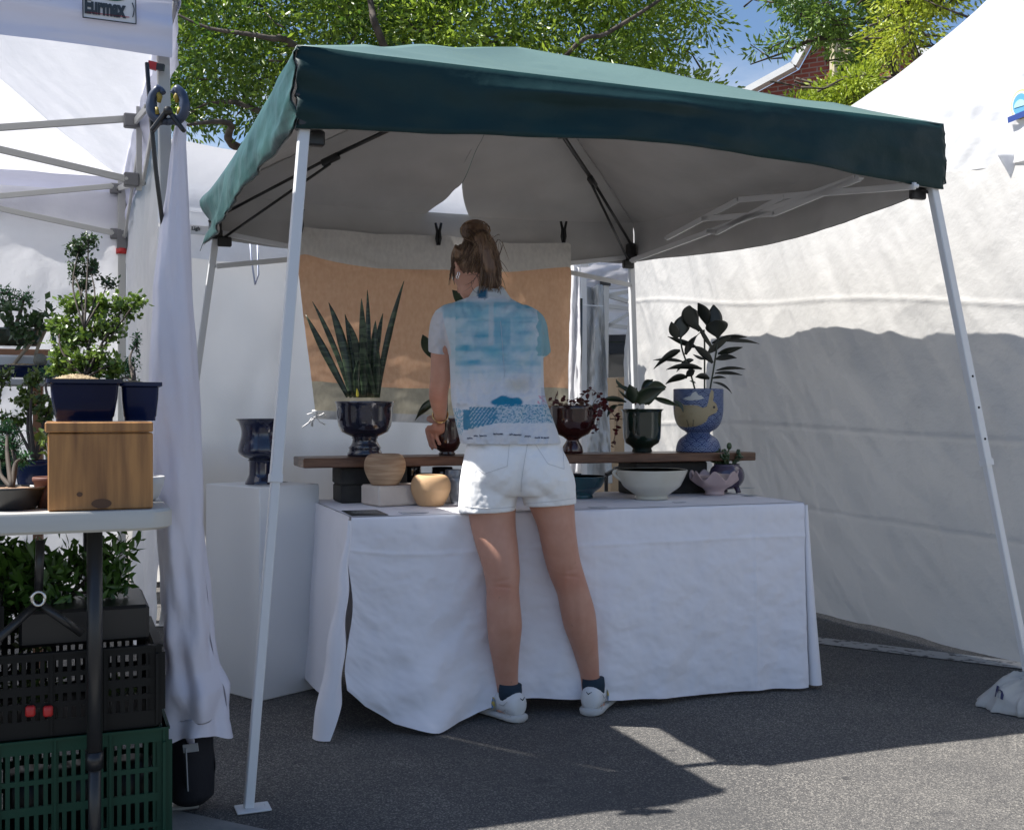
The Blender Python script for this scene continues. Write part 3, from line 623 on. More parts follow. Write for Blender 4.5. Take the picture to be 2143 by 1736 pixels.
def inner(prof,th=.008,bot=.02):
    """close an outer profile with an inside wall"""
    out=list(prof); top=out[-1]; ins_=[(max(.002,r-th),z) for r,z in reversed(out) if z>bot]; return out+[(top[0]-th*.5,top[1]+.002)]+ins_+[(.001,max(bot,.001))]
def pot(name,par,c,prof,m,th=.007,bot=.02,seg=48,sc=1):
    pf=[(r*sc,z*sc) for r,z in prof]; return MB().lathe(c,inner(pf,th,bot),seg).build(name,m,par)
def disk(name,par,c,r,m):
    mb=MB(); rings=[[c+Vector((q*math.cos(t),q*math.sin(t),.006*(1-(q/r)**2)+.003*nz1(q*90*math.cos(t),q*90*math.sin(t),c.x))) for t in [2*math.pi*k/28 for k in range(28)]] for q in (r,r*.75,r*.5,r*.25,.001)]; mb.rings(rings,False); return mb.build(name,m,par)
# snake plant in the ink urn
c=Tu(763,.645,.9362)
sn=thing('potted_snake_plant','tall striped snake plant in a dark glazed pedestal urn on the plank','potted plant',c)
prof=[(.070,0),(.072,.012),(.066,.020),(.064,.030),(.067,.034),(.058,.046),(.052,.056),(.050,.070),(.055,.076),(.053,.080),(.068,.086),(.095,.100),(.108,.125),(.113,.155),(.114,.195),(.118,.214),(.123,.222)]
urn=pot('pedestal_urn',sn,c,prof,ink,bot=.10)
rg=MB(); ring=[c+Vector((-.105,-.055,.175))+Vector((-.2*.0,0,0))+(Vector((.46,-.89,0))*.024*math.cos(t)+UP*.026*math.sin(t)) for t in [2*math.pi*k/16 for k in range(17)]]; rg.tube([p+Vector((.015,-.01,0)) for p in ring],.006,8,False); rg.build('ring_handle',ink,urn)
disk('soil',sn,c+UP*.198,.106,mat('pebble_soil',(.10,.08,.06),.9,col2=(.35,.30,.22),vs=60,bump=.8,bs=90))
snake_m=bpy.data.materials.new('snake_leaf'); snake_m.use_nodes=True
t_=snake_m.node_tree; b_=t_.nodes['Principled BSDF']; tc_=t_.nodes.new('ShaderNodeTexCoord'); mp_=t_.nodes.new('ShaderNodeMapping'); mp_.inputs['Scale'].default_value=(6,6,38); t_.links.new(tc_.outputs['Object'],mp_.inputs[0])
n_=t_.nodes.new('ShaderNodeTexNoise'); n_.inputs['Scale'].default_value=1.6; n_.inputs['Detail'].default_value=3; n_.inputs['Distortion'].default_value=.6; t_.links.new(mp_.outputs[0],n_.inputs['Vector'])
r_=t_.nodes.new('ShaderNodeMapRange'); r_.inputs[1].default_value=.46; r_.inputs[2].default_value=.58; t_.links.new(n_.outputs['Fac'],r_.inputs[0]); x_=t_.nodes.new('ShaderNodeMixRGB'); x_.inputs[1].default_value=(.010,.022,.013,1); x_.inputs[2].default_value=(.055,.085,.045,1); t_.links.new(r_.outputs[0],x_.inputs[0]); t_.links.new(x_.outputs[0],b_.inputs['Base Color']); b_.inputs['Roughness'].default_value=.32
def z3(x,y): return (602.7+x*.3086,552.5+y*.3086)
SL=[((405,900),(270,640),(120,345),34,-.02),((425,905),(330,560),(165,255),26,.03),((430,900),(400,560),(275,262),40,.0),((455,905),(460,650),(385,340),36,.03),((490,905),(500,600),(400,378),36,-.03),((520,905),(505,560),(497,235),38,-.045),((540,905),(545,500),(537,175),24,.05),((575,905),(575,600),(592,385),36,.0),((560,905),(590,560),(642,335),28,.05),((610,905),(640,560),(785,115),28,-.01),((600,905),(600,740),(612,570),32,-.06),((480,905),(450,760),(485,640),30,-.07),((515,905),(510,700),(500,470),38,-.065),((590,905),(548,740),(520,600),26,-.075)]
for (b0,m0,t0,wz,dy) in SL:
    Y=c.y+dy; p0=W(*z3(*b0),c.y+dy*.7); p1=W(*z3(*m0),Y); p2=W(*z3(*t0),Y+dy*.6)
    pts=bez(p0,p1*1.0,p2,14); k=c.y/F*.3086*.64
    wd=[wz*k*(.55+.6*math.sin(min(1,i/14*1.5)*math.pi/2) if i<9 else 1.12*(1-((i-8)/6.3)**1.6))*1.05 for i in range(15)]; wd[-1]=.0006
    wd=[max(.0006,q)*(1+.06*nz1(i*.7,dy*50)) for i,q in enumerate(wd)]
    mb=MB(); blade(mb,pts,wd,Vector((1,.3*math.sin(b0[0]),0)),.28,6); o=mb.build('leaf',snake_m,sn); solid(o,.002)
mb=MB(); p=W(*z3(470,900),c.y-.09); blade(mb,bez(p,p+UP*.02,p+UP*.035-Vector((.003,0,0)),6),[.003,.006,.006,.005,.004,.002,.0005],(1,0,0)); o=mb.build('yellow_shoot',mat('yellow_leaf',(.45,.38,.03),.5),sn)
# maroon pot in the woman's hand, with rubber plant leaves
c=Tu(935,.645,.9362)
mp2=thing('potted_rubber_plant','small maroon pot gripped by the woman with a few large dark leaves','potted plant',c)
prof=[(.034,0),(.036,.008),(.030,.014),(.045,.026),(.057,.050),(.061,.080),(.059,.115),(.060,.150),(.062,.153)]
pot('maroon_pot',mp2,c,prof,mar,bot=.03)
disk('soil',mp2,c+UP*.14,.055,soil)
st=MB(); sp0=c+UP*.14; st.tube(catmull([sp0,sp0+Vector((.0,0,.12)),sp0+Vector((.01,.01,.28)),sp0+Vector((.0,0,.38))],4),.005,6); st.build('stem',leaf_dark,mp2)
def uvw(*q): return W(*q)
for (a,b,w_,sv) in (((907,752,4.62),(884,700,4.58),.024,(1,0,.5)),((915,835,4.62),(868,880,4.56),.020,(.5,.2,1)),((985,650,4.62),(946,607,4.6),.024,(.6,0,.6)),((960,740,4.66),(1010,720,4.7),.026,(0,.2,1))):
    A=W(*a);B=W(*b); pts=bez(A,(A+B)/2+Vector((-.01,0,.015)),B,10); mb=MB(); blade(mb,pts,[w_*max(.05,math.sin(math.pi*min(.985,max(.04,i/10)**.85))) for i in range(11)],sv,.2); o=mb.build('leaf',leaf_dark,mp2); solid(o,.001)
    mb=MB(); mb.tube([A,sp0+UP*max(.03,min(.36,A.z-sp0.z))],.003,5); mb.build('leaf_stalk',leaf_dark,mp2)
# maroon urn with red creeper
c=Tu(1198,.645,.9362)
mu_=thing('potted_creeper','dark maroon pedestal urn with red leaved creeper and dry twigs','potted plant',c)
prof=[(.045,0),(.047,.01),(.043,.03),(.030,.05),(.027,.06),(.045,.072),(.075,.085),(.095,.115),(.104,.155),(.106,.19),(.110,.206)]
pot('pedestal_urn',mu_,c,prof,mar,bot=.09); disk('soil',mu_,c+UP*.195,.098,soil)
redl=mat('red_leaf',(.05,.006,.008),.45,col2=(.10,.012,.014),vs=20,transl=.2)
rr=random.Random(9)
twm=mat('dry_twig',(.16,.10,.07),.8)
lv=MB(); tw=MB()
for i in range(34):
    a=rr.uniform(0,6.28); q=c+UP*.2+Vector((math.cos(a)*.09*rr.random(),math.sin(a)*.09,0)); e=q+Vector((rr.uniform(-.07,.07),rr.uniform(-.05,.05),rr.uniform(.005,.05))); e2=e+Vector((rr.uniform(-.05,.05),0,-rr.uniform(.0,.05)))
    mb=MB(); mb.tube(bez(q,e,e2,6),.0014,4); tw.add(mb.v,mb.f)
vine=[c+UP*.2+Vector((.08,-.04,0)),W(1262,850,4.85),W(1290,880,4.82),W(1282,930,4.84)]
vp=catmull(vine,8); tw.tube(vp,.0018,5)
vine2=catmull([c+UP*.2+Vector((.06,-.05,0)),W(1255,845,4.8),W(1250,875,4.8),W(1247,905,4.8)],8); tw.tube(vine2,.0016,5)
vine3=catmull([c+UP*.2+Vector((.02,.03,0)),W(1210,838,4.9),W(1236,815,4.9),W(1262,838,4.95)],8); tw.tube(vine3,.0014,5)
pl=[p for v_ in (vp,vine2,vine3) for p in v_[3:]]+[c+UP*.215+Vector((rr.uniform(-.1,.1),rr.uniform(-.08,.02),rr.uniform(0,.03))) for _ in range(26)]
for p in pl:
    a=rr.uniform(0,6.28); d_=Vector((math.cos(a),rr.uniform(-.4,.4),math.sin(a)*.8-.5)).normalized(); q=p+Vector((rr.uniform(-.012,.012),rr.uniform(-.02,.01),rr.uniform(-.01,.01))); l_=rr.uniform(.014,.030)
    blade(lv,[q,q+d_*l_*.35,q+d_*l_*.75,q+d_*l_],[.002,l_*.42,l_*.3,.0006],Vector((rr.uniform(-1,1),rr.uniform(-1,1),rr.uniform(-1,1))),.3,2)
lv.build('foliage',redl,mu_); tw.build('twigs',twm,mu_)
# green pot
c=Tu(1343,.645,.9362)
gp=thing('potted_leafy_plant','glossy black green pot with broad curling dark leaves','potted plant',c)
prof=[(.043,0),(.046,.006),(.042,.018),(.052,.028),(.075,.042),(.083,.065),(.085,.10),(.086,.15),(.087,.178),(.092,.188),(.098,.192)]
pot('green_pot',gp,c,prof,grg,bot=.05,seg=56); disk('soil',gp,c+UP*.178,.083,soil)
stm=mat('red_stem',(.10,.025,.03),.4)
def z4(x,y): return (1088.2+x*.3086,535.7+y*.3086)
GL=[((800,1000),(830,930),(985,900),120,-.03,(0,-.3,1)),((770,1000),(760,930),(740,870),90,-.06,(1,0,0)),((860,960),(900,860),(990,890),100,.02,(.3,0,1)),((800,980),(720,870),(650,885),34,0,(0,.2,1)),((700,880),(655,870),(650,830),20,0,(1,0,0)),((720,990),(600,950),(555,990),44,-.02,(0,-.6,1)),((700,1010),(620,1010),(590,1090),52,-.03,(1,-.3,.3)),((900,960),(1000,980),(1080,1020),40,-.02,(0,-.4,1)),((1040,980),(1100,1000),(1105,1060),26,-.02,(1,0,0)),((760,990),(700,940),(665,905),20,-.04,(0,0,1)),((820,940),(880,820),(900,840),60,.03,(1,0,.3))]
for (b0,m0,t0,wz,dy,sv) in GL:
    pts=bez(W(*z4(*b0),c.y+dy),W(*z4(*m0),c.y+dy*1.3),W(*z4(*t0),c.y+dy*1.6),12); k=5/F*.3086*.5
    mb=MB(); blade(mb,pts,[max(.0006,wz*k*math.sin(math.pi*min(.98,(max(.03,i/12))**.8))) for i in range(13)],sv,.35,6); solid(mb.build('leaf',leaf_dark,gp),.0012)
for x in (780,810,850,870): mb=MB(); mb.tube([W(*z4(x,1010),c.y-.02),W(*z4(x+20,950),c.y-.02),W(*z4(x+60,890),c.y)],.0035,6); mb.build('stem',stm,gp)
# rabbit cup with rubber plant
c=Tu(1461,.645,.9362)
rb=thing('potted_rubber_plant','rubber plant in a blue wave patterned footed cup with a tan rabbit','potted plant',c)
k=c.y/F
z_of=lambda zy: ((1325-zy)*.3086)*k
prof=[(.100,0),(.102,.006),(.098,.030),(.086,.055),(.062,.074),(.052,.083),(.060,.092),(.082,.106),(.100,.130),(.110,.165),(.113,.20),(.113,.283)]
pp=catmull([Vector((r,z,0)) for r,z in prof[:-1]],14); prof2=[(p.x,p.y) for p in pp]+[(.113,.20+.083*i/48) for i in range(1,49)]
prof3=prof2+[(.110,.285),(.106,.283),(.104,.20),(.09,.14),(.05,.11),(.001,.105)]
cup=MB().lathe(c,prof3,300).build('footed_cup',mat('wave_glaze',(1,1,1),.45,attr='col',coat=.15),rb)
zx0=1222; sx_=.3086*k
body=[(1062,1010),(1075,990),(1110,1012),(1150,1010),(1190,1015),(1225,1030),(1250,1020),(1262,985),(1270,940),(1285,905),(1300,925),(1298,960),(1295,985),(1320,1005),(1332,1040),(1318,1062),(1285,1075),(1262,1090),(1250,1120),(1220,1140),(1180,1155),(1120,1160),(1080,1150),(1058,1120),(1052,1060)]
cloud=[(1100,972),(1118,958),(1145,952),(1158,928),(1180,922),(1195,945),(1215,950),(1232,968),(1190,978),(1130,980)]
def cupcol(p):
    q=p-c; z=q.z; th=math.atan2(q.x,-q.y); r=.113 if z>.09 else .10
    zx=zx0+math.sin(th)*math.hypot(q.x,q.y)/sx_ if q.y<0 else 9999; zy=1325-z/sx_
    if z>.09 and q.y<0:
        if pip(zx,zy,body):
            if math.hypot(zx-1302,zy-1026)<9: return (.02,.015,.015)
            if 1080<zx<1240 and zy>1110 and (abs(zx-1125-(zy-1110)*.3)<4 or abs(zx-1165)<4): return (.17,.14,.09)
            return (.35,.29,.175) if nz1(zx*.03,zy*.03)>-.4 else (.32,.26,.15)
        if pip(zx,zy,cloud): return (.50,.52,.52)
    # overlapping arcs
    U=(th*r)/.052; V=z/.017; row=math.floor(V); best=None
    for rw_ in (row,row-1,row-2):
        off=.5*(rw_%2); cu=math.floor(U-off+.5)+off; dx=(U-cu); dy=(V-rw_)*.017/.052; d_=math.hypot(dx,dy)
        if d_<.62: best=d_
    if best is None: best=.3
    a=(best*6.5)%1
    b0=(.016,.034,.13) if nz1(U*.4,V*.2)<.1 else (.024,.045,.16)
    if z<.09: b0=tuple(x*1.1 for x in b0)
    return (.24,.31,.46) if a<.36 else b0
paint(cup,cupcol); disk('soil',rb,c+UP*.262,.105,soil)
RL=[((1215,510),(1130,400),(1150,335),118,-.02,(1,0,0)),((1265,475),(1265,400),(1205,318),84,-.05,(1,-.4,0)),((1330,545),(1325,430),(1310,330),104,.02,(1,0,0)),((1340,556),(1335,480),(1328,432),152,-.06,(1,0,.0)),((1088,556),(1095,480),(1105,400),112,.0,(1,0,0)),((1070,555),(1035,500),(1025,445),70,-.03,(1,0,0)),
((1200,620),(1110,590),(1000,545),42,.01,(0,-.5,1)),((1122,668),(1150,580),(1230,512),60,-.03,(1,0,1)),((1308,630),(1240,540),(1200,450),30,-.05,(1,0,.6)),((1270,660),(1330,600),(1430,545),52,.0,(0,-.3,1)),((1340,662),(1420,635),(1508,618),46,-.01,(0,-.5,1)),((1300,590),(1410,535),(1538,550),44,.05,(0,-.5,1)),((1400,578),(1510,560),(1622,596),26,.03,(0,-.2,1)),((1328,700),(1390,670),(1468,692),46,-.02,(0,-.5,1)),((1305,725),(1240,640),(1175,610),54,-.03,(.5,-.4,1)),((1085,640),(1010,660),(905,765),58,-.01,(.6,-.3,1)),((1110,718),(1010,690),(900,706),24,.03,(0,-.2,1)),((1232,765),(1110,725),(990,770),44,-.02,(0,-.5,1)),((1175,705),(1120,700),(1060,785),36,.03,(.5,-.2,1)),((1133,822),(1060,810),(985,868),54,-.02,(.2,-.5,1)),((1128,815),(1160,780),(1185,775),50,-.03,(0,-.4,1)),((1330,775),(1430,745),(1530,768),24,.02,(0,-.3,1)),((1320,795),(1410,780),(1508,808),26,-.02,(0,-.4,1)),((1300,830),(1350,810),(1396,828),20,.0,(0,-.4,1)),((1308,856),(1390,860),(1436,932),18,-.02,(.5,-.2,1)),((1282,832),(1230,800),(1188,822),44,-.04,(0,-.5,1)),((1190,860),(1170,850),(1148,845),12,0,(0,0,1)),((1250,700),(1210,690),(1170,665),20,.02,(0,0,1))]
rub=mat('rubber_leaf',(.010,.013,.010),.30,col2=(.022,.026,.018),vs=10,spec=.55)
for (b0,m0,t0,wz,dy,sv) in RL:
    pts=bez(W(*z4(*b0),c.y+dy*.6),W(*z4(*m0),c.y+dy),W(*z4(*t0),c.y+dy*1.4),14); kk=c.y/F*.3086*.5
    mb=MB(); blade(mb,pts,[max(.0006,wz*kk*math.sin(math.pi*min(.985,(max(.04,i/14))**(.8 if wz<80 else 1.15)))**.85) for i in range(15)],sv,.16,6); solid(mb.build('leaf',rub,rb),.0015)
for P_ in (((1185,905),(1150,780),(1100,640),(1087,550)),((1250,905),(1250,760),(1250,600),(1245,500)),((1287,905),(1312,760),(1330,640),(1340,550))):
    mb=MB(); mb.tube(catmull([W(*z4(*q),c.y+(i%2)*.005) for i,q in enumerate(P_)],5),.0042,7); mb.build('stem',leaf_dark,rb)
# ---------------------------------------------------------------- things on the cloth
def vase(c,R_,h,m,lb,g='round clay vases on the table'):
    r=thing('round_vase',lb,'vase',c,g)
    pf=[(.60,0),(.66,.03),(.83,.22),(.97,.45),(1.0,.60),(.97,.78),(.86,.92),(.70,.985),(.55,.995)]
    p2=[(q.x*R_,q.y*h) for q in catmull([Vector((a,b,0)) for a,b in pf],5)]
    MB().lathe(c,p2+[(.50*R_,.97*h),(.80*R_,.85*h),(.92*R_,.6*h),(.5*R_,.1*h),(.001,.08*h)],56).build('vessel',m,r); return r
c=Tu(805,.415,.83); c.z=.8325; vase(c,.081,.122,clay2,'swirled brown round clay vase standing on the pale stone block')
c=Vector(((901-1071)/F*4.35,4.35,.7535)); vase(c,.0775,.120,clay,'smooth tan round clay vase on the cloth left of the woman')
# sign card
def flatcard(name,u0,v0,u1,v1,lb,m,th=.0025):
    a=G(u0,v0,.754); return a
sg=thing('framed_card','dark bordered printed card lying at the left front corner of the table','card',G(772,1071,.7535))
a=G(735,1078,.755); e=G(812,1076,.755); bk=(G(788,1066,.755)-e)
MB().add([a,e,e+bk,a+bk,a+UP*-.002,e+UP*-.002,e+bk+UP*-.002,a+bk+UP*-.002],[(0,1,2,3),(0,4,5,1),(1,5,6,2),(2,6,7,3),(3,7,4,0)]).build('card',mat('dark_card',(.03,.035,.035),.35),sg,False)
ux=(e-a); MB().add([a+ux*.16+bk*.22+UP*.001,a+ux*.86+bk*.22+UP*.001,a+ux*.86+bk*.8+UP*.001,a+ux*.16+bk*.8+UP*.001],[(0,1,2,3)]).build('print',mat('card_print',(.25,.26,.26),.4,col2=(.08,.085,.09),vs=120,lo=.45,hi=.52),sg,False)
paper=mat('paper_grey',(.62,.62,.66),.6); 
def slip(u,v,w_,d_,lb,m=paper,rot=0):
    c_=G(u,v,.7545); q=Matrix.Rotation(rot,3,'Z'); tag(MB().box(c_,(w_,d_,.0012),(q@TD,q@TN,UP)).build('paper_slip',m,smooth=False),lb,'paper slip','price slips lying on the cloth')
slip(865,1071,.10,.06,'pale slip beside the dark bordered card'); slip(1558,1020.5,.08,.05,'small slip behind the purple pot at the right end of the table',mat('paper_shade',(.42,.44,.45),.6)); slip(1568,1036,.07,.04,'small slip near the right edge of the table by the pink bowl',mat('paper_shade',(.42,.44,.45),.6),.3); slip(1250,1060,.07,.035,'small slip in front of the teal bowl'); slip(1420,1050,.05,.03,'small slip between cream bowl and pink bowl')
# bowls
def bowl(name,u,v,Rm,h,rb_,m,lb,inm=None,wob=None,Yv=None,zt=.7535,grp='ceramic bowls on the table'):
    c_=G(u,v,zt); c_=c_*1; c_.y+=rb_; c_.x=(u-1071)/F*c_.y; c_.z=zt
    r=thing(name,lb,'bowl',c_,grp)
    pf=[(rb_,0),(rb_*1.03,.006),(rb_*.98,.014),(rb_*1.25,.028)]
    for t in (.3,.5,.7,.85,.95,1): pf.append((rb_*1.25+(Rm-rb_*1.25)*(t**.62) if t<1 else Rm,.028+(h-.028)*((t-.0)/1)**1.15))
    p2=[(q.x,q.y) for q in catmull([Vector((a,b,0)) for a,b in pf],4)]
    o=MB().lathe(c_,p2+[(Rm-.002,h+.003),(Rm-.006,h+.001)],72,wob).build('bowl_body',m,r)
    MB().lathe(c_,[(Rm-.0065,h+.001)]+[(max(.001,q[0]-.007),q[1]+.002) for q in reversed(p2) if q[1]>.03]+[(.001,.03)],72,wob).build('inside',inm or m,r)
    return r
bowl('glazed_bowl',1218,1043,.102,.090,.045,teal,'teal glazed bowl beside the woman\'s right hip')
cinn=mat('dark_wave_glaze',(.02,.03,.028),.2,col2=(.16,.17,.14),vs=26,lo=.52,hi=.56,coat=.7)
cb_=bowl('glazed_bowl',1363,1046,.150,.120,.068,cream,'large cream bowl with dark patterned inside',cinn)
mb=MB(); q=cb_.location; mb.tube(bez(q+Vector((-.146,-.02,.118)),q+Vector((-.185,-.02,.115)),q+Vector((-.12,-.02,.075)),8),.007,8); mb.build('lug_handle',cream,cb_)
pw=lambda t,z: 1+ (.10*abs(math.sin(t*3.5+.6))-.04)*min(1,max(0,(z-.03)/.05))
bowl('scalloped_bowl',1495,1036,.104,.085,.042,pinkg,'small pale pink scalloped bowl near the right end of the cloth',pinkg,pw)
# wavy rim height on the pink bowl
for ch in [o for o in bpy.data.objects if o.name.startswith('scalloped_bowl')][0].children:
    for v_ in ch.data.vertices:
        q=v_.co-[o for o in bpy.data.objects if o.name.startswith('scalloped_bowl')][0].location; 
        if q.z>.045: v_.co.z+= (q.z-.045)*.45*math.sin(math.atan2(q.y,q.x)*7+1.2)
# purple pot with jade
c=Vector(((1520-1071)/F*5.02,5.02,.7535))
pj=thing('potted_jade_plant','round purple footed pot with a small jade succulent behind the pink bowl','potted plant',c)
prof=[(.03,.018),(.055,.028),(.076,.055),(.080,.082),(.072,.108),(.058,.122),(.060,.128)]
MB().lathe(c,inner([(q.x,q.y) for q in catmull([Vector((a,b,0)) for a,b in prof],4)],.006,.04),40).build('purple_pot',purg,pj)
for a in(-.6,1.5,3.6): MB().tube([c+Vector((.045*math.cos(a),.045*math.sin(a),.032)),c+Vector((.055*math.cos(a),.055*math.sin(a),.012)),c+Vector((.057*math.cos(a),.057*math.sin(a),.002))],[.014,.012,.013],8).build('foot',purg,pj)
jade=mat('jade_leaf',(.02,.045,.015),.3,col2=(.05,.09,.03),vs=30,spec=.6)
mb=MB(); jb=MB()
for i in range(16):
    a=rr.uniform(0,6.28); q=c+UP*.12+Vector((math.cos(a)*.02,math.sin(a)*.02,0)); e=q+Vector((math.cos(a)*rr.uniform(.02,.07),math.sin(a)*rr.uniform(.01,.05),rr.uniform(.01,.06))); jb.tube([c+UP*.11,q,e],.0035,5)
    for j in range(4): 
        dd_=Vector((rr.uniform(-1,1),rr.uniform(-1,1),rr.uniform(-.3,1))).normalized(); rot=dd_.to_track_quat('X','Z').to_matrix(); mb.ell(e+dd_*.014,(.015,.009,.0045),8,6,rot)
e=c+Vector((.012,0,.2)); jb.tube([c+UP*.11,c+UP*.16,e],.004,6); mb.ell(e+UP*.01,(.012,.008,.017),8,6)
mb.build('foliage',jade,pj); jb.build('stem',jade,pj)
# cups and jars at the back of the table
def cup_(u,v,R_,h,m,lb,Y,nm='glazed_cup'):
    c_=Vector(((u-1071)/F*Y,Y,.7535)); r=thing(nm,lb,'cup',c_,'small cups behind the clay vases')
    MB().lathe(c_,inner([(R_*.75,0),(R_*.85,.01),(R_,.035),(R_*1.02,h*.8),(R_,h)],.004,.012),32).build('cup_body',m,r); return r
ig=mat('grey_blue_glaze',(.10,.12,.15),.2,col2=(.35,.38,.42),vs=14,coat=.7)
cup_(861,0,.040,.15,ink,'tall black cup behind the upper clay vase',4.72); cup_(889,0,.045,.105,ig,'pale rimmed grey blue cup behind the tan vase',4.66); cup_(925,0,.044,.13,ink,'black jar with a flat rim behind the tan vase',4.70); cup_(948,0,.034,.125,ig,'streaked grey cup beside the woman\'s left hip',4.60); cup_(958,0,.036,.10,ig,'short grey cup at the front of the cup group beside her shorts',4.46)
# ---------------------------------------------------------------- plinth and vase
pc=[G(441,1020,0)]
c0=G(543,1468,0); cr=G(668,1438,0); clf=G(441,1440,0)
d1=(cr-c0).normalized(); d2=Vector((-d1.y,d1.x,0)); wl=(cr-c0).length; wl2=.36
HP=.826
plm=mat('plinth_paint',(.86,.855,.84),.45,col2=(.82,.82,.81),vs=2)
pc=c0+d1*wl/2+d2*wl2/2
o=MB().box(pc+UP*HP/2,(wl,wl2,HP),(d1,d2,UP),.004).build('pedestal',plm,smooth=False); tag(o,'tall plain white pedestal standing left of the draped table','pedestal')
c=Vector(((545-1071)/F*(pc.y-.03),pc.y-.03,HP+.001))
bv=thing('pedestal_vase','dark blue flared footed vase on the white pedestal','vase',c)
prof=[(.060,0),(.058,.010),(.048,.030),(.045,.045),(.045,.085),(.050,.092),(.046,.098),(.070,.108),(.086,.125),(.084,.15),(.076,.18),(.074,.205),(.082,.235),(.097,.252)]
vs3=.90*(pc.y/3.95)
MB().lathe(c,inner([(q.x*vs3,q.y*vs3) for q in catmull([Vector((a,b,0)) for a,b in prof],5)],.006,.10),56).build('vase_body',ink2,bv)
tag(MB().box(pc+d1*.09+d2*.02+UP*(HP+.0018),(.07,.05,.0012),(d1,d2,UP)).build('price_card',mat('card_grey',(.3,.3,.31),.5),smooth=False),'small grey card lying on top of the white pedestal','card')
# ---------------------------------------------------------------- gap between banner and right wall: stalls behind
gt=thing('market_tent','distant white tent with grey trusses seen in the gap','tent',(1.6,11.5,0))
for s0,(a,b) in enumerate((((-.6,9.6),(1.1,10.4)),)):
    pass
p=lambda u,v,Y: W(u,v,Y)
def sheet(name,m,par,cs,nu=30,nv=30,amp=.04,seed=0,fr=4):
    A,B,C_,D_=cs
    def f(s,t):
        q=A.lerp(B,s).lerp(D_.lerp(C_,s),t); return q+Vector((0,-1,0))*(amp*fn(s*fr*.6+seed,t*fr,seed)+amp*.35*fn(s*fr*1.5+t*2,t*fr*3,seed+3)+amp*.3*math.sin(s*9+seed+5*t))
    return solid(MB().grid(f,nu,nv).build(name,m,par),.004)
sheet('valance',white_roof,gt,[p(1180,540,9.4),p(1345,520,10),p(1345,600,10),p(1180,612,9.4)],amp=.03)
sheet('roof',white_roof,gt,[p(1170,470,11.5),p(1400,455,12),p(1345,560,10),p(1170,575,9.4)],amp=.05,seed=3)
sheet('back_wall',white_tent,gt,[p(1150,590,12.6),p(1420,590,12.8),p(1420,700,12.8),p(1150,700,12.6)],amp=.06,seed=8)
for (a,b) in (((1270,618,9.7),(1345,604,10.6)),((1270,640,9.7),(1345,650,10.6)),((1268,682,9.7),(1345,640,10.6)),((1268,680,9.7),(1345,688,10.6)),((1270,618,9.7),(1345,640,10.6))):
    MB().bar(p(*a),p(*b),.02,.035).build('truss_bar',pole_g,gt,False)
for u,Y in ((1266,9.6),): 
    MB().bar(p(u,598,Y),Vector((p(u,598,Y).x-.02,Y,0)),.05,.05,N).build('pole',pole_g,gt,False)
    MB().box(p(u,598,Y)+UP*.03,(.09,.07,.06)).build('pole_cap',blackp,gt,False)
gs=thing('grey_tarp','crumpled silver grey tarp hanging between the banner and the canopy pole','tarp',p(1240,900,8.8))
sheet('tarp_sheet',grey_tarp,gs,[p(1226,600,8.8),p(1262,596,8.8),p(1280,1010,8.8),p(1222,1010,8.6)],40,120,.09,2,3)
ws=thing('white_drape','narrow white drape beside the right edge of the banner','drape',p(1200,900,7.6))
sheet('drape_sheet',white_tent,ws,[p(1190,545,7.6),p(1212,560,7.5),p(1218,990,7.4),p(1190,990,7.4)],20,90,.035,4,3)
wp=thing('market_tent','neighbouring tent corner with white pole and rolled black wall','tent',p(1222,980,8.2))
MB().bar(p(1221,580,8.2),p(1223,1180,8.2),.04,.04).build('pole',pole_w,wp,False)
MB().tube([p(1206,625,8.0),p(1207,720,8.0),p(1208,860,8.0)],[.045,.04,.02],10).build('rolled_wall',blackp,wp)
MB().bar(p(1206,638,7.98),p(1262,640,8.3),.006,.006).build('strap',pole_w,wp,False)
MB().bar(p(1216,555,8.6),p(1270,520,9.2),.12,.03).build('eave_bar',pole_w,wp,False)
vn=thing('dark_van','dark van window and door seen past the canopy pole','van',(2.0,15,0))
q=p(1330,760,15); MB().box(Vector((q.x,15.6,1.35)),(2.6,1.2,2.1),None,.12).build('body',mat('van_paint',(.012,.012,.014),.25,coat=.6),vn,False)
MB().box(Vector((q.x-.25,14.985,1.75)),(.5,.03,.6),None,.02).build('window',mat('dark_glass',(.02,.022,.024),.05,spec=.9),vn,False)
MB().box(Vector((q.x+.35,14.985,1.75)),(.5,.03,.6),None,.02).build('window',mat('dark_glass',(.02,.022,.024),.05),vn,False)
for dx in(-.9,.9): MB().tube([Vector((q.x+dx,14.9,.33)),Vector((q.x+dx,15.2,.33))],.33,24).build('wheel',blackp,vn)
tan=mat('cardboard',(.42,.30,.19),.85,col2=(.36,.26,.16),vs=4)
for i,(z,wd2,lb) in enumerate(((.0,.62,'bottom cardboard box of the stack behind the green pot'),(.36,.60,'middle cardboard box of the stack behind the green pot'),(.71,.58,'upper cardboard box of the stack behind the green pot'),(1.05,.56,'topmost cardboard box of the stack behind the green pot'))):
    q=p(1312,900,9.3); tag(MB().box(Vector((q.x+.02*i,9.3,z+.175)),(wd2,.5,.335),(D,N,UP),.006).build('cardboard_box',tan,smooth=False),lb,'box','cardboard boxes stacked behind the plank')
cn=MB(); cn.bar(p(1268,993,6.2),p(1318,966,6.3),.02,.02); cn.bar(p(1285,980,6.2),p(1340,975,6.3),.02,.02)
cn.bar(p(1268,993,6.2),Vector((p(1268,993,6.2).x,6.2,0)),.02,.02); cn.bar(p(1340,975,6.3),Vector((p(1340,975,6.3).x,6.3,0)),.02,.02); cn.bar(p(1300,976,6.25),p(1304,977,6.25),.03,.03)
tag(cn.build('folding_stool',blackm,smooth=False),'thin dark folding frame just visible behind the cream bowl','stool')
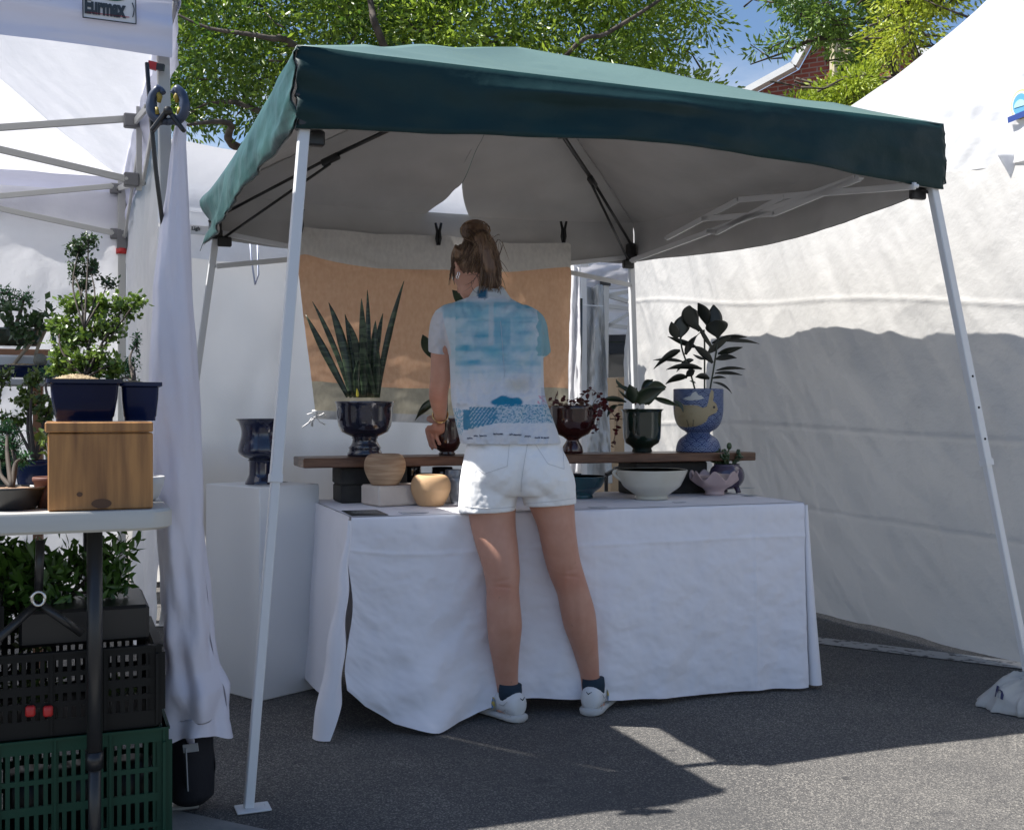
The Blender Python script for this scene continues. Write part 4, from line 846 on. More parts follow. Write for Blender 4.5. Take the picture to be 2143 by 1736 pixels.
# ---------------------------------------------------------------- left market tent
CT=Vector((-.965,3.17,0)); 
lt_=thing('market_tent','white tent over the bonsai stall with grey scissor trusses','tent',(-2.2,4,0))
K=[CT,CT-D*3.0,CT-D*3.0+N*3.0,CT+N*3.0]; EZ2=2.36
pk=(K[0]+K[2])/2; pk.z=3.35
for a,b in ((0,1),(1,2),(2,3),(3,0)):
    def f_(s,t,a=a,b=b):
        e=K[a].lerp(K[b],s)+UP*EZ2; p=e.lerp(pk,t); p.z-=.07*math.sin(math.pi*t)*(1-.3*t)+.015*fn(s*5,t*3,a); p.z+=.010*math.sin((s-.5)*60*(1-t*.6))*(1-t)*abs(nz1(s*5,a)); return p
    MB().grid(f_,80,40).build('roof_panel',white_roof,lt_)
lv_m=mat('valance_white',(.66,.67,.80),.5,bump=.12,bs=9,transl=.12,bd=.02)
for i,(a,b,o_) in enumerate(((0,1,-N),(3,0,D),(1,2,-D),(2,3,N))):
    def f_(s,t,a=a,b=b,o_=o_,i=i):
        p=K[a].lerp(K[b],s)+UP*(EZ2+.005-.25*t+.012*math.sin(s*11)*t); 
        return p+o_*min(1,t*6)*(.008+.012*t+.016*fn(s*6,t*2,i)+.010*math.exp(-((t-.62)/.10)**2)+.012*math.exp(-((t-.25)/.12)**2)*math.sin(s*7+1)-.002*math.exp(-((t-.86)/.01)**2))
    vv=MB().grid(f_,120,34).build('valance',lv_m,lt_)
    if i==0:
        # maker's label on the front valance
        def L_(u,v): p=W(u,v,3.07); 
        def lp(x,y,off=0):   # x leftwards in metres from the corner along the valance, y height
            return CT-D*x+UP*y-N*(.05+off)
        x0=.155; 
        def PX(u,v,off=0):
            k=(u-1071)/F; b0=CT-N*.036; a_=(k*b0.y-b0.x)/(-D.x+k*D.y); p=b0-D*a_; return Vector((p.x,p.y,H-(v-HZ)/F*p.y))-N*off
        A=[PX(172,-48),PX(283,-34),PX(284,52),PX(173,38)]
        q=MB(); q.add([p-N*.004 for p in A],[(3,2,1,0)]); lab=q.build('maker_label',mat('label_white',(.68,.68,.70),.4),vv,False)
        q=MB(); q.tube([p-N*.006 for p in A+[A[0]]],.0020,5); q.build('label_border',mat('label_dark',(.02,.03,.04),.4),lab)
        xa=(PX(283,45)-PX(173,31)).normalized(); _b=PX(176,27,.007); o=text('Eurmax',1,'lettering',mat('label_dark',(.02,.03,.04),.4),lab,_b,xa,UP,ext=0,bold=.055,fn_=lambda co:_b+xa*co.x*.0335+UP*co.y*.062)
        q=MB(); c_=PX(229,-14,.006); n=28; pts=[c_]+[c_+xa*.046*math.cos(2*math.pi*k/n)+UP*.022*math.sin(2*math.pi*k/n)-xa*0+UP*.008*math.cos(2*math.pi*k/n)*-1*.3 for k in range(n)]; q.add(pts,[(0,k+1,(k+1)%n+1) for k in range(n)]); q.build('green_oval',mat('label_green',(.01,.10,.07),.4),lab,False)
        q=MB(); q.tube(catmull([PX(276,8,.007),PX(280,22,.007),PX(277,38,.007)],5),.0014,5); q.build('bracket_mark',mat('label_dark',(.02,.03,.04),.4),lab)
        q=MB(); q.bar(PX(178,27,.0065),PX(270,38,.0065),.001,.0018); q.build('red_rule',mat('label_red',(.4,.04,.05),.4),lab,False)
pt=mat('pole_grey_white',(.42,.42,.40),.45,metal=.1)
for i,k in enumerate(K):
    lean=Vector((.05,0,0)) if i==0 else Vector()
    if i==0: k=k-D*.026+N*.035
    pl_=MB(); pl_.bar(k+lean+UP*.006,k+UP*2.40,.034 if i==0 else .04,.034 if i==0 else .04,N,.003); po=pl_.build('pole',pt,lt_,False)
    MB().box(k+lean+UP*.004,(.10,.10,.008),(D,N,UP),.002).build('foot_plate',pt,po,False)
    if i==3: 
        MB().box(k+UP*2.03,(.05,.05,.10),(D,N,UP),.004).build('slider',mat('bracket_grey',(.16,.16,.165),.5),po,False); MB().tube([k+UP*1.985,k+UP*1.955],.030,14).build('red_button',mat('red_plastic',(.45,.02,.02),.4),po)
br_m=mat('bracket_grey',(.16,.16,.165),.5)
def trs(A,B,z0,z1,n): scissor(A,B,z0,z1,n,lt_,pt,.028)
mid=CT+N*1.5+D*.0; midw=mid-D*.0
trs(CT+N*.03,K[3]-N*.03,2.05,2.30,2)
trs(mid-D*.05,(K[1]+K[2])/2,2.06,2.31,2)
trs(K[3]-D*.05-N*.09,K[2]-N*.09,2.05,2.30,2)
for P_ in (mid,K[3]):
    for z in (2.06,2.30): MB().box(P_+UP*z-D*.03,(.06,.045,.055),(D,N,UP),.005).build('bracket',br_m,lt_,False)
MB().bar(mid+UP*2.02,mid+UP*2.36,.022,.022,N).build('truss_post',pt,lt_,False)
MB().bar(K[3]+UP*1.95+D*.02,K[3]+UP*2.38+D*.02,.024,.024,N).build('truss_post',pt,lt_,False)
def bw(a,b,s0,par,nm,z0=.02,z1=2.28):
    def f_(s,t):
        p=a.lerp(b,s)+UP*(z0+(z1-z0)*t); out=(b-a).normalized().cross(UP)
        return p+out*(.03*fn(s*6,t*3,s0)+.012*math.sin(s*40+3*t)*abs(nz1(s*4,t*2,s0))+.014*math.sin((s*8+t*9))*math.exp(-((s-.9)/.15)**2)+.008*fn(s*22,t*16,s0,2))
    MB().grid(f_,120,70).build(nm,white_tent,par)
bw(K[2],K[3],3,lt_,'back_wall'); 
# side wall lower drape, from the back pole part way forward
bw(K[3]+D*.04,CT+N*1.1+D*.04,6,lt_,'side_wall',z1=2.30)
# gathered curtain tied round the front pole
cu=[(250,366,384),(300,358,383),(400,345,388),(520,328,392),(600,318,396),(700,312,402),(800,309,408),(900,314,413),(1000,321,416),(1100,327,421),(1200,334,428),(1270,336,436),(1340,338,440),(1400,342,450),(1440,340,468),(1500,343,472),(1536,346,479)]
crt=thing('gathered_curtain','white side curtain twisted and gathered round the front pole of the bonsai tent','curtain',(-.97,3.14,0))
def cf(s,t):
    v=250+(1536-250)*t; ul=interp(v,[c[0] for c in cu],[c[1] for c in cu]); ur=interp(v,[c[0] for c in cu],[c[2] for c in cu])
    a=s*2*math.pi; cx_=(ul+ur)/2; rx=(ur-ul)/2
    if v>1440: v+=(v-1440)*.0
    Y=3.12; f=1+.10*math.sin(a*5+t*14+2*nz1(t*3))*(.4+t)+.035*math.sin(a*9-t*22)
    if t>.72: f+=.05*math.sin(t*75+a*1.6+2*math.sin(a*2))*min(1,(t-.72)*9)
    f+=.05*fn(math.cos(a)*1.4,math.sin(a)*1.4,t*14)+.05*nz1(math.cos(a)*2,t*12)
    p=W(cx_+rx*math.cos(a)*(.35+.62*f),v+ (14*math.sin(a*2+1) if t>.97 else 0),Y); p.y=Y-.0+ (rx/F*Y*1.0+.02)*math.sin(a)*f+.02
    return p
m_=MB(); m_.grid(cf,110,300); o=m_.build('curtain_sheet',curtain_m,crt)
tl=MB(); 
def tf(s,t):
    u=353+s*58; v=1538+t*18; return W(u,v+6*math.sin(s*7),3.10)+Vector((0,.02*math.sin(s*5),0))
tl.grid(tf,20,6); solid(tl.build('curtain_hem',curtain_m,crt),.003)
# bungee cord
tag(MB().tube(catmull([W(307,133,3.10),W(314,230,3.05),W(325,350,3.06),W(335,430,3.08),W(340,470,3.12)],5),.0062,8).build('bungee_cord',blackm),'thin black bungee cord running down beside the front tent pole','cord')
sb=thing('strap_stub','small red and black webbing stub under the valance corner','strap',W(325,135,3.1)); MB().bar(W(309,135,3.14),W(328,140,3.15),.01,.022).build('webbing',mat('red_plastic',(.45,.02,.02),.4),sb,False); MB().bar(W(328,140,3.15),W(343,142,3.15),.012,.018).build('clasp',blackp,sb,False)
# spring clamp
sc_=thing('spring_clamp','blue grey spring clamp with yellow pads gripping the tent pole','clamp',W(351,235,3.1))
navy=mat('clamp_blue',(.035,.05,.09),.4); ypad=mat('yellow_pad',(.30,.22,.03),.5); cY=3.035
for s_ in(-1,1):
    mb=MB(); mb.tube(catmull([W(351,255,cY),W(351+s_*20,250,cY),W(351+s_*34,232,cY),W(351+s_*32,204,cY),W(351+s_*18,187,cY),W(351+s_*10,196,cY)],4),[.013]*3+[.019]*8+[.017]*6+[.011]*4,8,flat=.8); mb.build('jaw',navy,sc_)
    mb=MB(); mb.tube([W(351+s_*22,192,cY-.006),W(351+s_*17,203,cY-.006),W(351+s_*19,215,cY-.004)],[.006,.008,.005],8); mb.build('pad',ypad,sc_)
    mb=MB(); mb.tube([W(351+s_*24,225,cY-.012),W(351+s_*22,240,cY-.012)],[.005,.006],8); mb.build('grip_inlay',ypad,sc_)
    mb=MB(); mb.bar(W(351-s_*3,226,cY-.014),W(351+s_*34,275,cY-.018),.012,.020,Vector((0,1,0)),.003); mb.build('handle',blackp,sc_,False)
MB().tube([W(351,232,cY-.03),W(351,232,cY+.02)],.012,14).build('spring',blackm,sc_)
# base weight
wt=thing('base_weight','black fabric base weight with white tape at the foot of the curtained pole','weight',(-.9,3.2,0))
mb=MB()
def wf(s,t):
    a=s*2*math.pi; r=interp(t,[0,.08,.5,.85,1],[.04,.062,.066,.060,.03]); p=Vector((-.905+r*math.cos(a)*(1+.06*fn(a,t*3)),3.15+r*1.0*math.sin(a),.02+.215*t)); return p
mb.grid(wf,40,20); mb.build('weight_bag',mat('black_canvas',(.008,.008,.012),.8,bump=.4,bs=60),wt)
MB().bar(W(388,1562,3.06),W(392,1650,3.07),.003,.032,N).build('white_tape',mat('tape_white',(.40,.40,.40),.6),wt,False)
MB().bar(W(383,1566,3.055),W(414,1562,3.055),.004,.022).build('white_tape',mat('tape_white',(.40,.40,.40),.6),wt,False)
MB().box(G(385,1684,.006),(.075,.05,.012),(D,N,UP),.003).build('pole_foot',pole_g,wt,False)
# ---------------------------------------------------------------- bonsai stall table
tt=thing('folding_table','white topped folding table with black legs carrying the bonsai','table',(-1.3,2.9,0))
E0=Vector((-.785,2.60,0)); Wt=.76; Lt=1.83; TH=.047; ZT2=.892
mb=MB(); n=10; out=[]
cr_=.07
for (cx_,cy_,a0) in ((-cr_,cr_,-90),(-cr_,Wt-cr_,0),(-Lt+cr_,Wt-cr_,90),(-Lt+cr_,cr_,180)):
    for k in range(n+1): a=math.radians(a0+90*k/n); out.append((cx_+cr_*math.cos(a),cy_+cr_*math.sin(a)))
def ring(off,z): 
    res=[]
    for x,y in out:
        cx_,cy_=-Lt/2,Wt/2; dx,dy=x-cx_,y-cy_; k=1-off/ math.hypot(dx,dy); res.append(E0+D*(cx_+dx*k)+N*(cy_+dy*k)+UP*z)
    return res
mb.rings([ring(.012,ZT2-TH),ring(0,ZT2-TH+.006),ring(0,ZT2-.006),ring(.006,ZT2)]); autosm(mb.build('tabletop',mat('table_plastic',(.50,.49,.455),.5,col2=(.46,.45,.415),vs=3,stretch=(1,1,12),bump=.1,bs=90),tt),35)
for a,b in ((-.172,.085),(-.172,.66),(-1.6,.1),(-1.6,.66)):
    p=E0+D*a+N*b; lg=MB(); lg.tube([p+UP*.30,p+UP*(ZT2-TH)],.0175,16); l_=lg.build('leg',blackm,tt); lg=MB(); lg.tube([p+UP*.004,p+UP*.33],.0145,16); lg.build('inner_tube',blackm,l_); lg=MB(); lg.tube([p+UP*.285,p+UP*.325],.020,16); lg.build('collar',blackp,l_)
p1=E0+D*-.245+N*.12+UP*.50; p0=E0+D*-.36+N*.2+UP*.62; q0=Vector(W(88,1245,2.64)); 
for a,b in ((W(84,1130,2.62),W(80,1240,2.62)),(W(78,1262,2.62),W(-20,1350,2.5)),(W(82,1262,2.62),W(172,1325,2.66))):
    MB().tube([a,b],.010,10).build('brace',blackm,tt)
mb=MB(); cc=W(80,1252,2.60); mb.tube([cc+D*.014*math.cos(t)+UP*.016*math.sin(t) for t in [2*math.pi*k/16 for k in range(17)]],.004,6,False); mb.build('lock_ring',mat('chrome',(.6,.6,.6),.2,metal=1),tt)
# wooden box
pine=mat('pine_box',(.42,.20,.062),.5,col2=(.20,.085,.026),vs=3.2,stretch=(12,12,1.0),bump=.1,bs=40,coat=.15,lo=.38,hi=.66,detail=7)
knot=mat('knot_wood',(.10,.045,.02),.6)
wb_=thing('wooden_box','varnished pine box with lid under the dark blue bonsai pot','box',(-1.0,2.75,ZT2))
A=Vector((0,0,0)); k=(322-1071)/F; 
bx0=E0+N*.03; # front line of the box, 3 cm in from the table edge
def onl(u,base,dirv=D): k=(u-1071)/F; a=(k*base.y-base.x)/(dirv.x-k*dirv.y); return base+dirv*a
a_=onl(99,bx0); b_=onl(320,bx0); wbx=(b_-a_).length; cbx=(a_+b_)/2+N*.10
MB().box(cbx+UP*(ZT2+.0015+.088),(wbx,.20,.176),(D,N,UP),.003).build('box_body',pine,wb_,False)
MB().box(cbx+UP*(ZT2+.1795+.012)-D*.003,(wbx+.006,.206,.024),(D,N,UP),.003).build('lid',pine,wb_,False)
for (u,v,r1_,r2_) in ((166,1034,.0065,.0055),(212,1053,.022,.011)):
    c_=onl(u,bx0-N*.0005); c_.z=H-(v-HZ)/F*c_.y; mb=MB(); pts=[c_]+[c_+D*r1_*math.cos(t)+UP*r2_*math.sin(t) for t in [2*math.pi*q/20 for q in range(20)]]; mb.add([p-N*.0006 for p in pts],[(0,i+1,(i+1)%20+1) for i in range(20)]); mb.build('knot',knot,wb_,False)
ZB=ZT2+.2045
# bonsai helpers
def rectpot(par,c,w_,d_,h_,m,fl=.012,name='bonsai_pot'):
    mb=MB(); lv_=[(w_*.80,d_*.80,0),(w_*.80,d_*.80,.008),(w_*.84,d_*.84,.012),(w_*.93,d_*.93,h_*.55),(w_*.96,d_*.96,h_*.86),(w_+fl,d_+fl,h_*.90),(w_+fl,d_+fl,h_),(w_-.012,d_-.012,h_),(w_*.86,d_*.86,h_*.7)]
    rg=[]
    for (x,y,z) in lv_:
        r=.012; pts=[]
        for (sx,sy,a0) in ((1,-1,-90),(1,1,0),(-1,1,90),(-1,-1,180)):
            for q in range(5): a=math.radians(a0+22.5*q); pts.append(c+D*(sx*(x/2-r)+r*math.cos(a))+N*(sy*(y/2-r)+r*math.sin(a))+UP*z)
        rg.append(pts)
    mb.rings(rg); return autosm(mb.build(name,m,par),50)
bsoil=mat('bonsai_gravel',(.42,.33,.20),.95,col2=(.20,.14,.08),vs=110,bump=1,bs=150)
def mound(par,c,w_,d_,h_,m=bsoil):
    mb=MB(); mb.grid(lambda s,t: c+D*((s-.5)*w_)+N*((t-.5)*d_)+UP*(h_*max(0,1-((s-.45)*2)**2)*max(0,1-((t-.5)*2)**2)+.004*fn(s*30,t*20,1)),60,30); return mb.build('soil',m,par)
def shrub(par,base,blobs,per,L_,Wd_,m,wm,seed,tr=.006,droop=.1,spread=.33,bias=None,trunk=None):
    rn=np.random.RandomState(seed); rs=random.Random(seed); tw=MB(); C_=[];RN=[]
    for (u,v,Y,ru,rv,n) in blobs:
        cb=W(u,v,Y); k=Y/F
        mid=base.lerp(cb,.5)+Vector((rs.uniform(-.02,.02),rs.uniform(-.02,.02),rs.uniform(-.01,.02))); pts=catmull([base,mid,cb],4); tw.tube(pts,[tr*(1-.65*i/(len(pts)-1)) for i in range(len(pts))],6)
        for j in range(n):
            d_=Vector(rn.normal(size=3)); d_.normalize(); rr_=rs.random()**.45; q=cb+Vector((d_.x*ru*k*rr_,d_.y*ru*k*.8*rr_,d_.z*rv*k*rr_))
            st_=cb.lerp(q,.0)+ (base-cb).normalized()*.3*rv*k; tw.tube([st_,st_.lerp(q,.5)+Vector((0,0,-.003)),q],[tr*.28,tr*.22,tr*.12],4)
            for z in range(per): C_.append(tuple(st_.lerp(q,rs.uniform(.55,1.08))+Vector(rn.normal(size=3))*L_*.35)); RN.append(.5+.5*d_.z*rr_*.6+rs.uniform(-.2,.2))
    leafcloud('foliage',np.array(C_),L_,Wd_,m,par,droop=-droop,rnd=np.array(RN),seed=seed,bias=bias); tw.build('branches',wm,par)
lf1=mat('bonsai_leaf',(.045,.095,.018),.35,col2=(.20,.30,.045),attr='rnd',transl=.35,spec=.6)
lf2=mat('small_dark_leaf',(.020,.045,.018),.4,col2=(.06,.11,.03),attr='rnd',transl=.25)
jun=mat('juniper_leaf',(.025,.085,.03),.5,col2=(.06,.19,.06),attr='rnd',transl=.2)
jad=mat('jade_foliage',(.03,.06,.012),.3,col2=(.14,.20,.035),attr='rnd',transl=.15,spec=.6)
dpl=mat('shaded_foliage',(.02,.06,.012),.35,col2=(.09,.19,.03),attr='rnd',transl=.2)
brn=mat('twig_brown',(.022,.016,.011),.8,col2=(.055,.04,.028),vs=20)
bluep=mat('cobalt_pot',(.002,.005,.028),.16,col2=(.003,.009,.04),vs=6,coat=0,spec=.25)
# main bonsai on the box
c=cbx+UP*ZB-D*.035; c=onl(176,bx0+N*.095); c.z=ZB
bo=thing('bonsai_tree','bushy bright green bonsai in a dark blue pot on the pine box','bonsai',c)
rectpot(bo,c,.155,.13,.098,bluep); mound(bo,c+UP*.088-D*.01,.14,.115,.022)
b0=c+UP*.10
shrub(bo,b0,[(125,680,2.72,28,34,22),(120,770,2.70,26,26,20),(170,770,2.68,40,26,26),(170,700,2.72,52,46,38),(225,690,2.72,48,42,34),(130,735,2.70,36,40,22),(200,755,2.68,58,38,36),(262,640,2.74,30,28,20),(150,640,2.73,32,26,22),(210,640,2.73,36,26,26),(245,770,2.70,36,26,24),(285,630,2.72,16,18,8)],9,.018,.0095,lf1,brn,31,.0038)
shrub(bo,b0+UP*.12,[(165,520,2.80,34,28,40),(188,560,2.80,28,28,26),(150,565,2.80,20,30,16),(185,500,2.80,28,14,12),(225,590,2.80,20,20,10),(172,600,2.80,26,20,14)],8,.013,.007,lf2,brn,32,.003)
# second blue pot behind on the box/table
c2=onl(276,bx0+N*.20); c2.z=ZT2+.2045
c2=onl(281,bx0+N*.16); c2.z=ZB; 
b2=thing('bonsai_tree','dark needled bonsai in the second blue pot behind the bright one on the pine box','bonsai',c2)
rectpot(b2,c2+D*.012,.09,.075,.094,mat('cobalt_pot2',(.004,.012,.055),.18,coat=0,spec=.25)); mound(b2,c2+UP*.088,.07,.06,.01)
shrub(b2,c2+UP*.09,[(270,765,2.98,24,28,22),(285,720,3.0,16,26,12),(262,790,2.98,26,14,10)],7,.013,.006,jun,brn,33,.005)
# stepped shelves behind
shm=mat('shelf_wood',(.20,.09,.045),.6,col2=(.26,.13,.07),vs=4)
sh=thing('display_shelf','stepped shelf with reddish wooden edge at the back of the bonsai stall','shelf',(-1.7,3.9,0))
s1=onl(112,Vector((-1.55,3.75,0))); 
MB().box(s1-D*.6+UP*(H+(860-733)/F*s1.y-.01)+N*.12,(1.2,.26,.025),(D,N,UP),.003).build('top_board',shm,sh,False)
for x in(-1.15,-.05): MB().box(s1+D*x+N*.12+UP*.64,(.03,.24,1.22),(D,N,UP)).build('side_board',shm,sh,False)
s2=onl(128,Vector((-1.45,3.52,0)))
MB().box(s2-D*.6+UP*(H+(860-792)/F*s2.y-.012)+N*.09,(1.2,.2,.02),(D,N,UP),.003).build('lower_board',mat('grey_board',(.35,.34,.33),.7),sh,False)
# shelf trees
def shelfpot(u,v,Yb,w_,h_,m,lb,nm='bonsai_tree'):
    c_=Vector(((u-1071)/F*Yb,Yb,H-(v-HZ)/F*Yb)); return thing(nm,lb,'bonsai',c_),c_
gpot=mat('dark_green_pot',(.005,.03,.022),.2,coat=.8)
r,c_=shelfpot(28,724,3.85,0,0,None,'juniper bonsai in a dark green oval pot on the top shelf'); 
MB().lathe(c_,inner([(.08,0),(.085,.006),(.095,.03),(.10,.05),(.104,.056)],.008,.02),36).build('bonsai_pot',gpot,r); disk('soil',r,c_+UP*.046,.09,soil)
shrub(r,c_+UP*.05,[(15,632,3.85,40,22,30),(50,622,3.85,30,16,16),(20,610,3.85,30,14,14),(-25,630,3.85,30,26,14)],9,.016,.005,jun,brn,41,.008)
r,c_=shelfpot(52,790,3.56,0,0,None,'ficus bonsai with forked pale trunk in a shallow blue tray on the lower shelf')
rectpot(r,c_,.17,.10,.038,bluep,name='tray_pot'); mound(r,c_+UP*.034,.15,.085,.01)
tw=MB(); ptk=mat('pale_bark',(.30,.24,.17),.8,col2=(.2,.16,.11),vs=18)
for a in ((-.02,.03),(.03,.05)): tw.tube(catmull([c_+UP*.03+D*a[0]*2,c_+UP*.06+D*a[0],c_+UP*.13+D*a[1],c_+UP*.19+D*a[1]*1.6],4),.006,6)
tw.build('trunk',ptk,r)
shrub(r,c_+UP*.13,[(30,680,3.54,26,24,14),(75,672,3.54,28,24,16),(10,650,3.54,18,18,8),(92,655,3.54,14,14,5),(55,700,3.54,20,18,6)],4,.034,.017,lf2,brn,42,.004)
MB().ell(c_+D*.045+N*-.02+UP*.055,(.021,.021,.022),14,10).build('round_cactus',mat('cactus_grey',(.16,.16,.13),.9,bump=1,bs=150),r)
tag(MB().box(onl(66,Vector((-1.5,3.66,0)))+UP*(H+(860-768)/F*3.66),(.30,.12,.07),(D,N,UP),.006).build('white_tray',mat('tray_white',(.5,.5,.5),.6),smooth=False),'white plastic tray behind the blue bonsai tray','tray')
# jade and junipers on the table
def tp(u,b): p=onl(u,E0+N*b); p.z=ZT2+.001; return p
def rpot(lb,u,b,R_,h_,m,nm,cat='potted plant'):
    c_=tp(u,b); r=thing(nm,lb,cat,c_); MB().lathe(c_,inner([(R_*.72,0),(R_*.86,h_*.5),(R_*.97,h_*.86),(R_*1.05,h_*.88),(R_*1.06,h_)],.004,.01),32).build('pot',m,r); disk('soil',r,c_+UP*h_*.86,R_*.93,soil); return r,c_
r,c_=rpot('jade bush in a dark blue pot just left of the pine box',72,.40,.048,.10,mat('cobalt_pot2',(.004,.012,.055),.18,coat=0,spec=.25),'jade_plant')
shrub(r,c_+UP*.1,[(60,840,2.98,40,36,34),(100,860,2.98,24,40,20),(68,790,2.98,24,26,16),(30,880,2.98,34,30,18),(90,910,2.98,24,20,8)],6,.019,.013,jad,brn,51,.006)
r,c_=rpot('leafy cutting in a small terracotta pot touching the pine box',103,.16,.036,.070,mat('terracotta_brown',(.13,.05,.035),.6),'potted_cutting')
shrub(r,c_+UP*.06,[(88,935,2.78,14,20,5),(95,915,2.78,12,16,4)],3,.032,.018,jad,brn,52,.003)
c_=tp(24,.14); r=thing('juniper_bonsai','fluffy juniper in a black bowl with brown pebbles at the left table edge','bonsai',c_)
MB().lathe(c_,inner([(.050,0),(.056,.006),(.066,.03),(.073,.046),(.076,.050)],.005,.012),40).build('bowl_pot',blackp,r); disk('pebbles',r,c_+UP*.044,.069,mat('brown_pebbles',(.16,.10,.06),.9,col2=(.30,.20,.13),vs=75,bump=1,bs=110))
shrub(r,c_+UP*.05,[(20,930,2.78,34,24,40),(45,960,2.76,22,20,20),(0,960,2.76,26,24,24),(15,900,2.8,26,18,20)],12,.015,.0035,jun,brn,53,.007)
r,c_=rpot('low spreading juniper behind the blue bonsai pot',130,.62,.05,.19,mat('grey_pot',(.10,.10,.10),.6),'juniper_bonsai','bonsai')
shrub(r,c_+UP*.18,[(120,775,3.3,34,12,24),(150,770,3.3,26,12,16),(95,785,3.3,20,10,10),(200,790,3.3,30,12,14)],10,.014,.0035,jun,brn,54,.006)
r,c_=rpot('small leafy plant at the far left between the juniper pots',-6,.5,.05,.12,gpot,'jade_plant')
shrub(r,c_+UP*.1,[(5,790,3.05,26,30,16),(-20,830,3.05,30,30,14)],6,.018,.010,jad,brn,55,.005)
c_=tp(345,.28); 
wbw=thing('white_bowl','white bowl half hidden behind the pine box and curtain','bowl',c_-D*.03); MB().lathe(c_-D*.045,inner([(.02,0),(.03,.01),(.042,.04),(.045,.06)],.004,.01),28).build('bowl_body',mat('white_china',(.55,.55,.55),.3),wbw)
# ---------------------------------------------------------------- crates under the table
def crate(c,sx,sy,h_,m,lb,rows,nc,rim=.03,holes=True,red=None):
    r=thing('plastic_crate',lb,'crate',c,'plastic crates stacked under the bonsai table')
    for i,(o_,ax,wd_2,dp) in enumerate(((-N*sy/2,D,sx,N),(N*sy/2,D,sx,N),(-D*sx/2,N,sy,D),(D*sx/2,N,sy,D))):
        mb=MB(); cc=c+o_; mb.box(cc+UP*(h_-rim/2),(wd_2,.012,rim),(ax,dp,UP)); mb.box(cc+UP*.02,(wd_2,.010,.04),(ax,dp,UP))
        mb.box(cc+UP*(h_-.003)-(o_.normalized()*-.006),(wd_2+.02,.016,.006),(ax,dp,UP))
        hh=h_-rim-.04; n=int(wd_2/ (sx/nc)); ncol=n
        for k in range(ncol+1):
            x=-wd_2/2+wd_2*k/ncol; wide=.010 if k%6 else .016; mb.box(cc+ax*x+UP*(.04+hh/2),(wide if k not in(0,ncol) else .04,.007,hh),(ax,dp,UP))
        for j in range(1,rows): mb.box(cc+UP*(.04+hh*j/rows),(wd_2,.009,.012 if j%2 else .02),(ax,dp,UP))
        for k in range(0,ncol+1,6): x=-wd_2/2+wd_2*k/ncol; mb.box(cc+ax*x+UP*(h_/2)+o_.normalized()*.006,(.005,.012,h_-.01),(ax,dp,UP))
        mb.build('side_panel',m,r,False)
    MB().box(c+UP*.006,(sx-.02,sy-.02,.008),(D,N,UP)).build('base_panel',m,r,False)
    return r
gcm=mat('green_plastic',(.006,.045,.026),.5,spec=.25); bcm=mat('crate_black',(.004,.0045,.005),.5,spec=.25)
e=onl(342,Vector((-.85,2.76,0))); cx0=e-D*.31+N*.20
crate(cx0,.62,.40,.345,gcm,'dark green slatted crate standing on the ground',4,30,.035)
r=crate(cx0+UP*.347-D*.006,.60,.39,.20,bcm,'black slatted crate with red handles on top of the green crate',4,30,.02)
for u in (63,100):
    p_=onl(u,e-N*.012-D*.006); p_.z=H-(1487-HZ)/F*p_.y; MB().box(p_,(.022,.012,.026),(D,N,UP),.004).build('red_clip',mat('red_plastic',(.45,.02,.02),.4),r)
tr_=MB(); q=cx0+UP*.549
tag(MB().box(q+UP*.045+D*.13,(.30,.30,.088),(D,N,UP),.008).build('nursery_tray',blackp,smooth=False),'plain black tray on the right of the black crate','tray')
crate(cx0+UP*.549-D*.19,.24,.34,.13,bcm,'small black basket of plants beside the plain tray',3,14,.02)
# plants in the crates
ups=thing('potted_greens','dense dark green leafy plants standing in the black tray under the table','potted plant',q)
shrub(ups,q+UP*.10+D*.1,[(225,1190,2.9,34,50,26),(255,1150,2.92,26,34,10),(205,1230,2.88,34,34,20),(250,1220,2.9,26,30,12),(160,1180,2.95,30,40,18)],5,.045,.014,dpl,brn,61,.005,droop=.7)
ups=thing('potted_greens','dense dark green leafy plants standing in the basket at the left under the table','potted plant',q-D*.25)
shrub(ups,q+UP*.06-D*.2,[(60,1190,2.85,46,60,44),(110,1210,2.85,36,55,30),(20,1220,2.82,30,55,26),(40,1270,2.8,44,30,22),(95,1270,2.8,40,24,14),(0,1160,2.85,30,30,14)],5,.048,.018,dpl,brn,62,.006,droop=.5)
tw=thing('potted_greens','pale leaved cuttings lying inside the black slatted crate','potted plant',cx0+UP*.36)
shrub(tw,cx0+UP*.37-D*.1,[(70,1340,2.82,60,14,16),(60,1440,2.85,90,30,40),(230,1440,2.9,60,24,14)],4,.035,.012,jad,brn,63,.004)
tw=thing('nursery_pots','dark pots filled inside the green crate','pots',cx0)
for i in range(5): MB().lathe(cx0+D*(-.24+.12*i)+UP*.012,[(.04,0),(.055,.12),(.056,.20)],20).build('nursery_pot',blackp,tw)
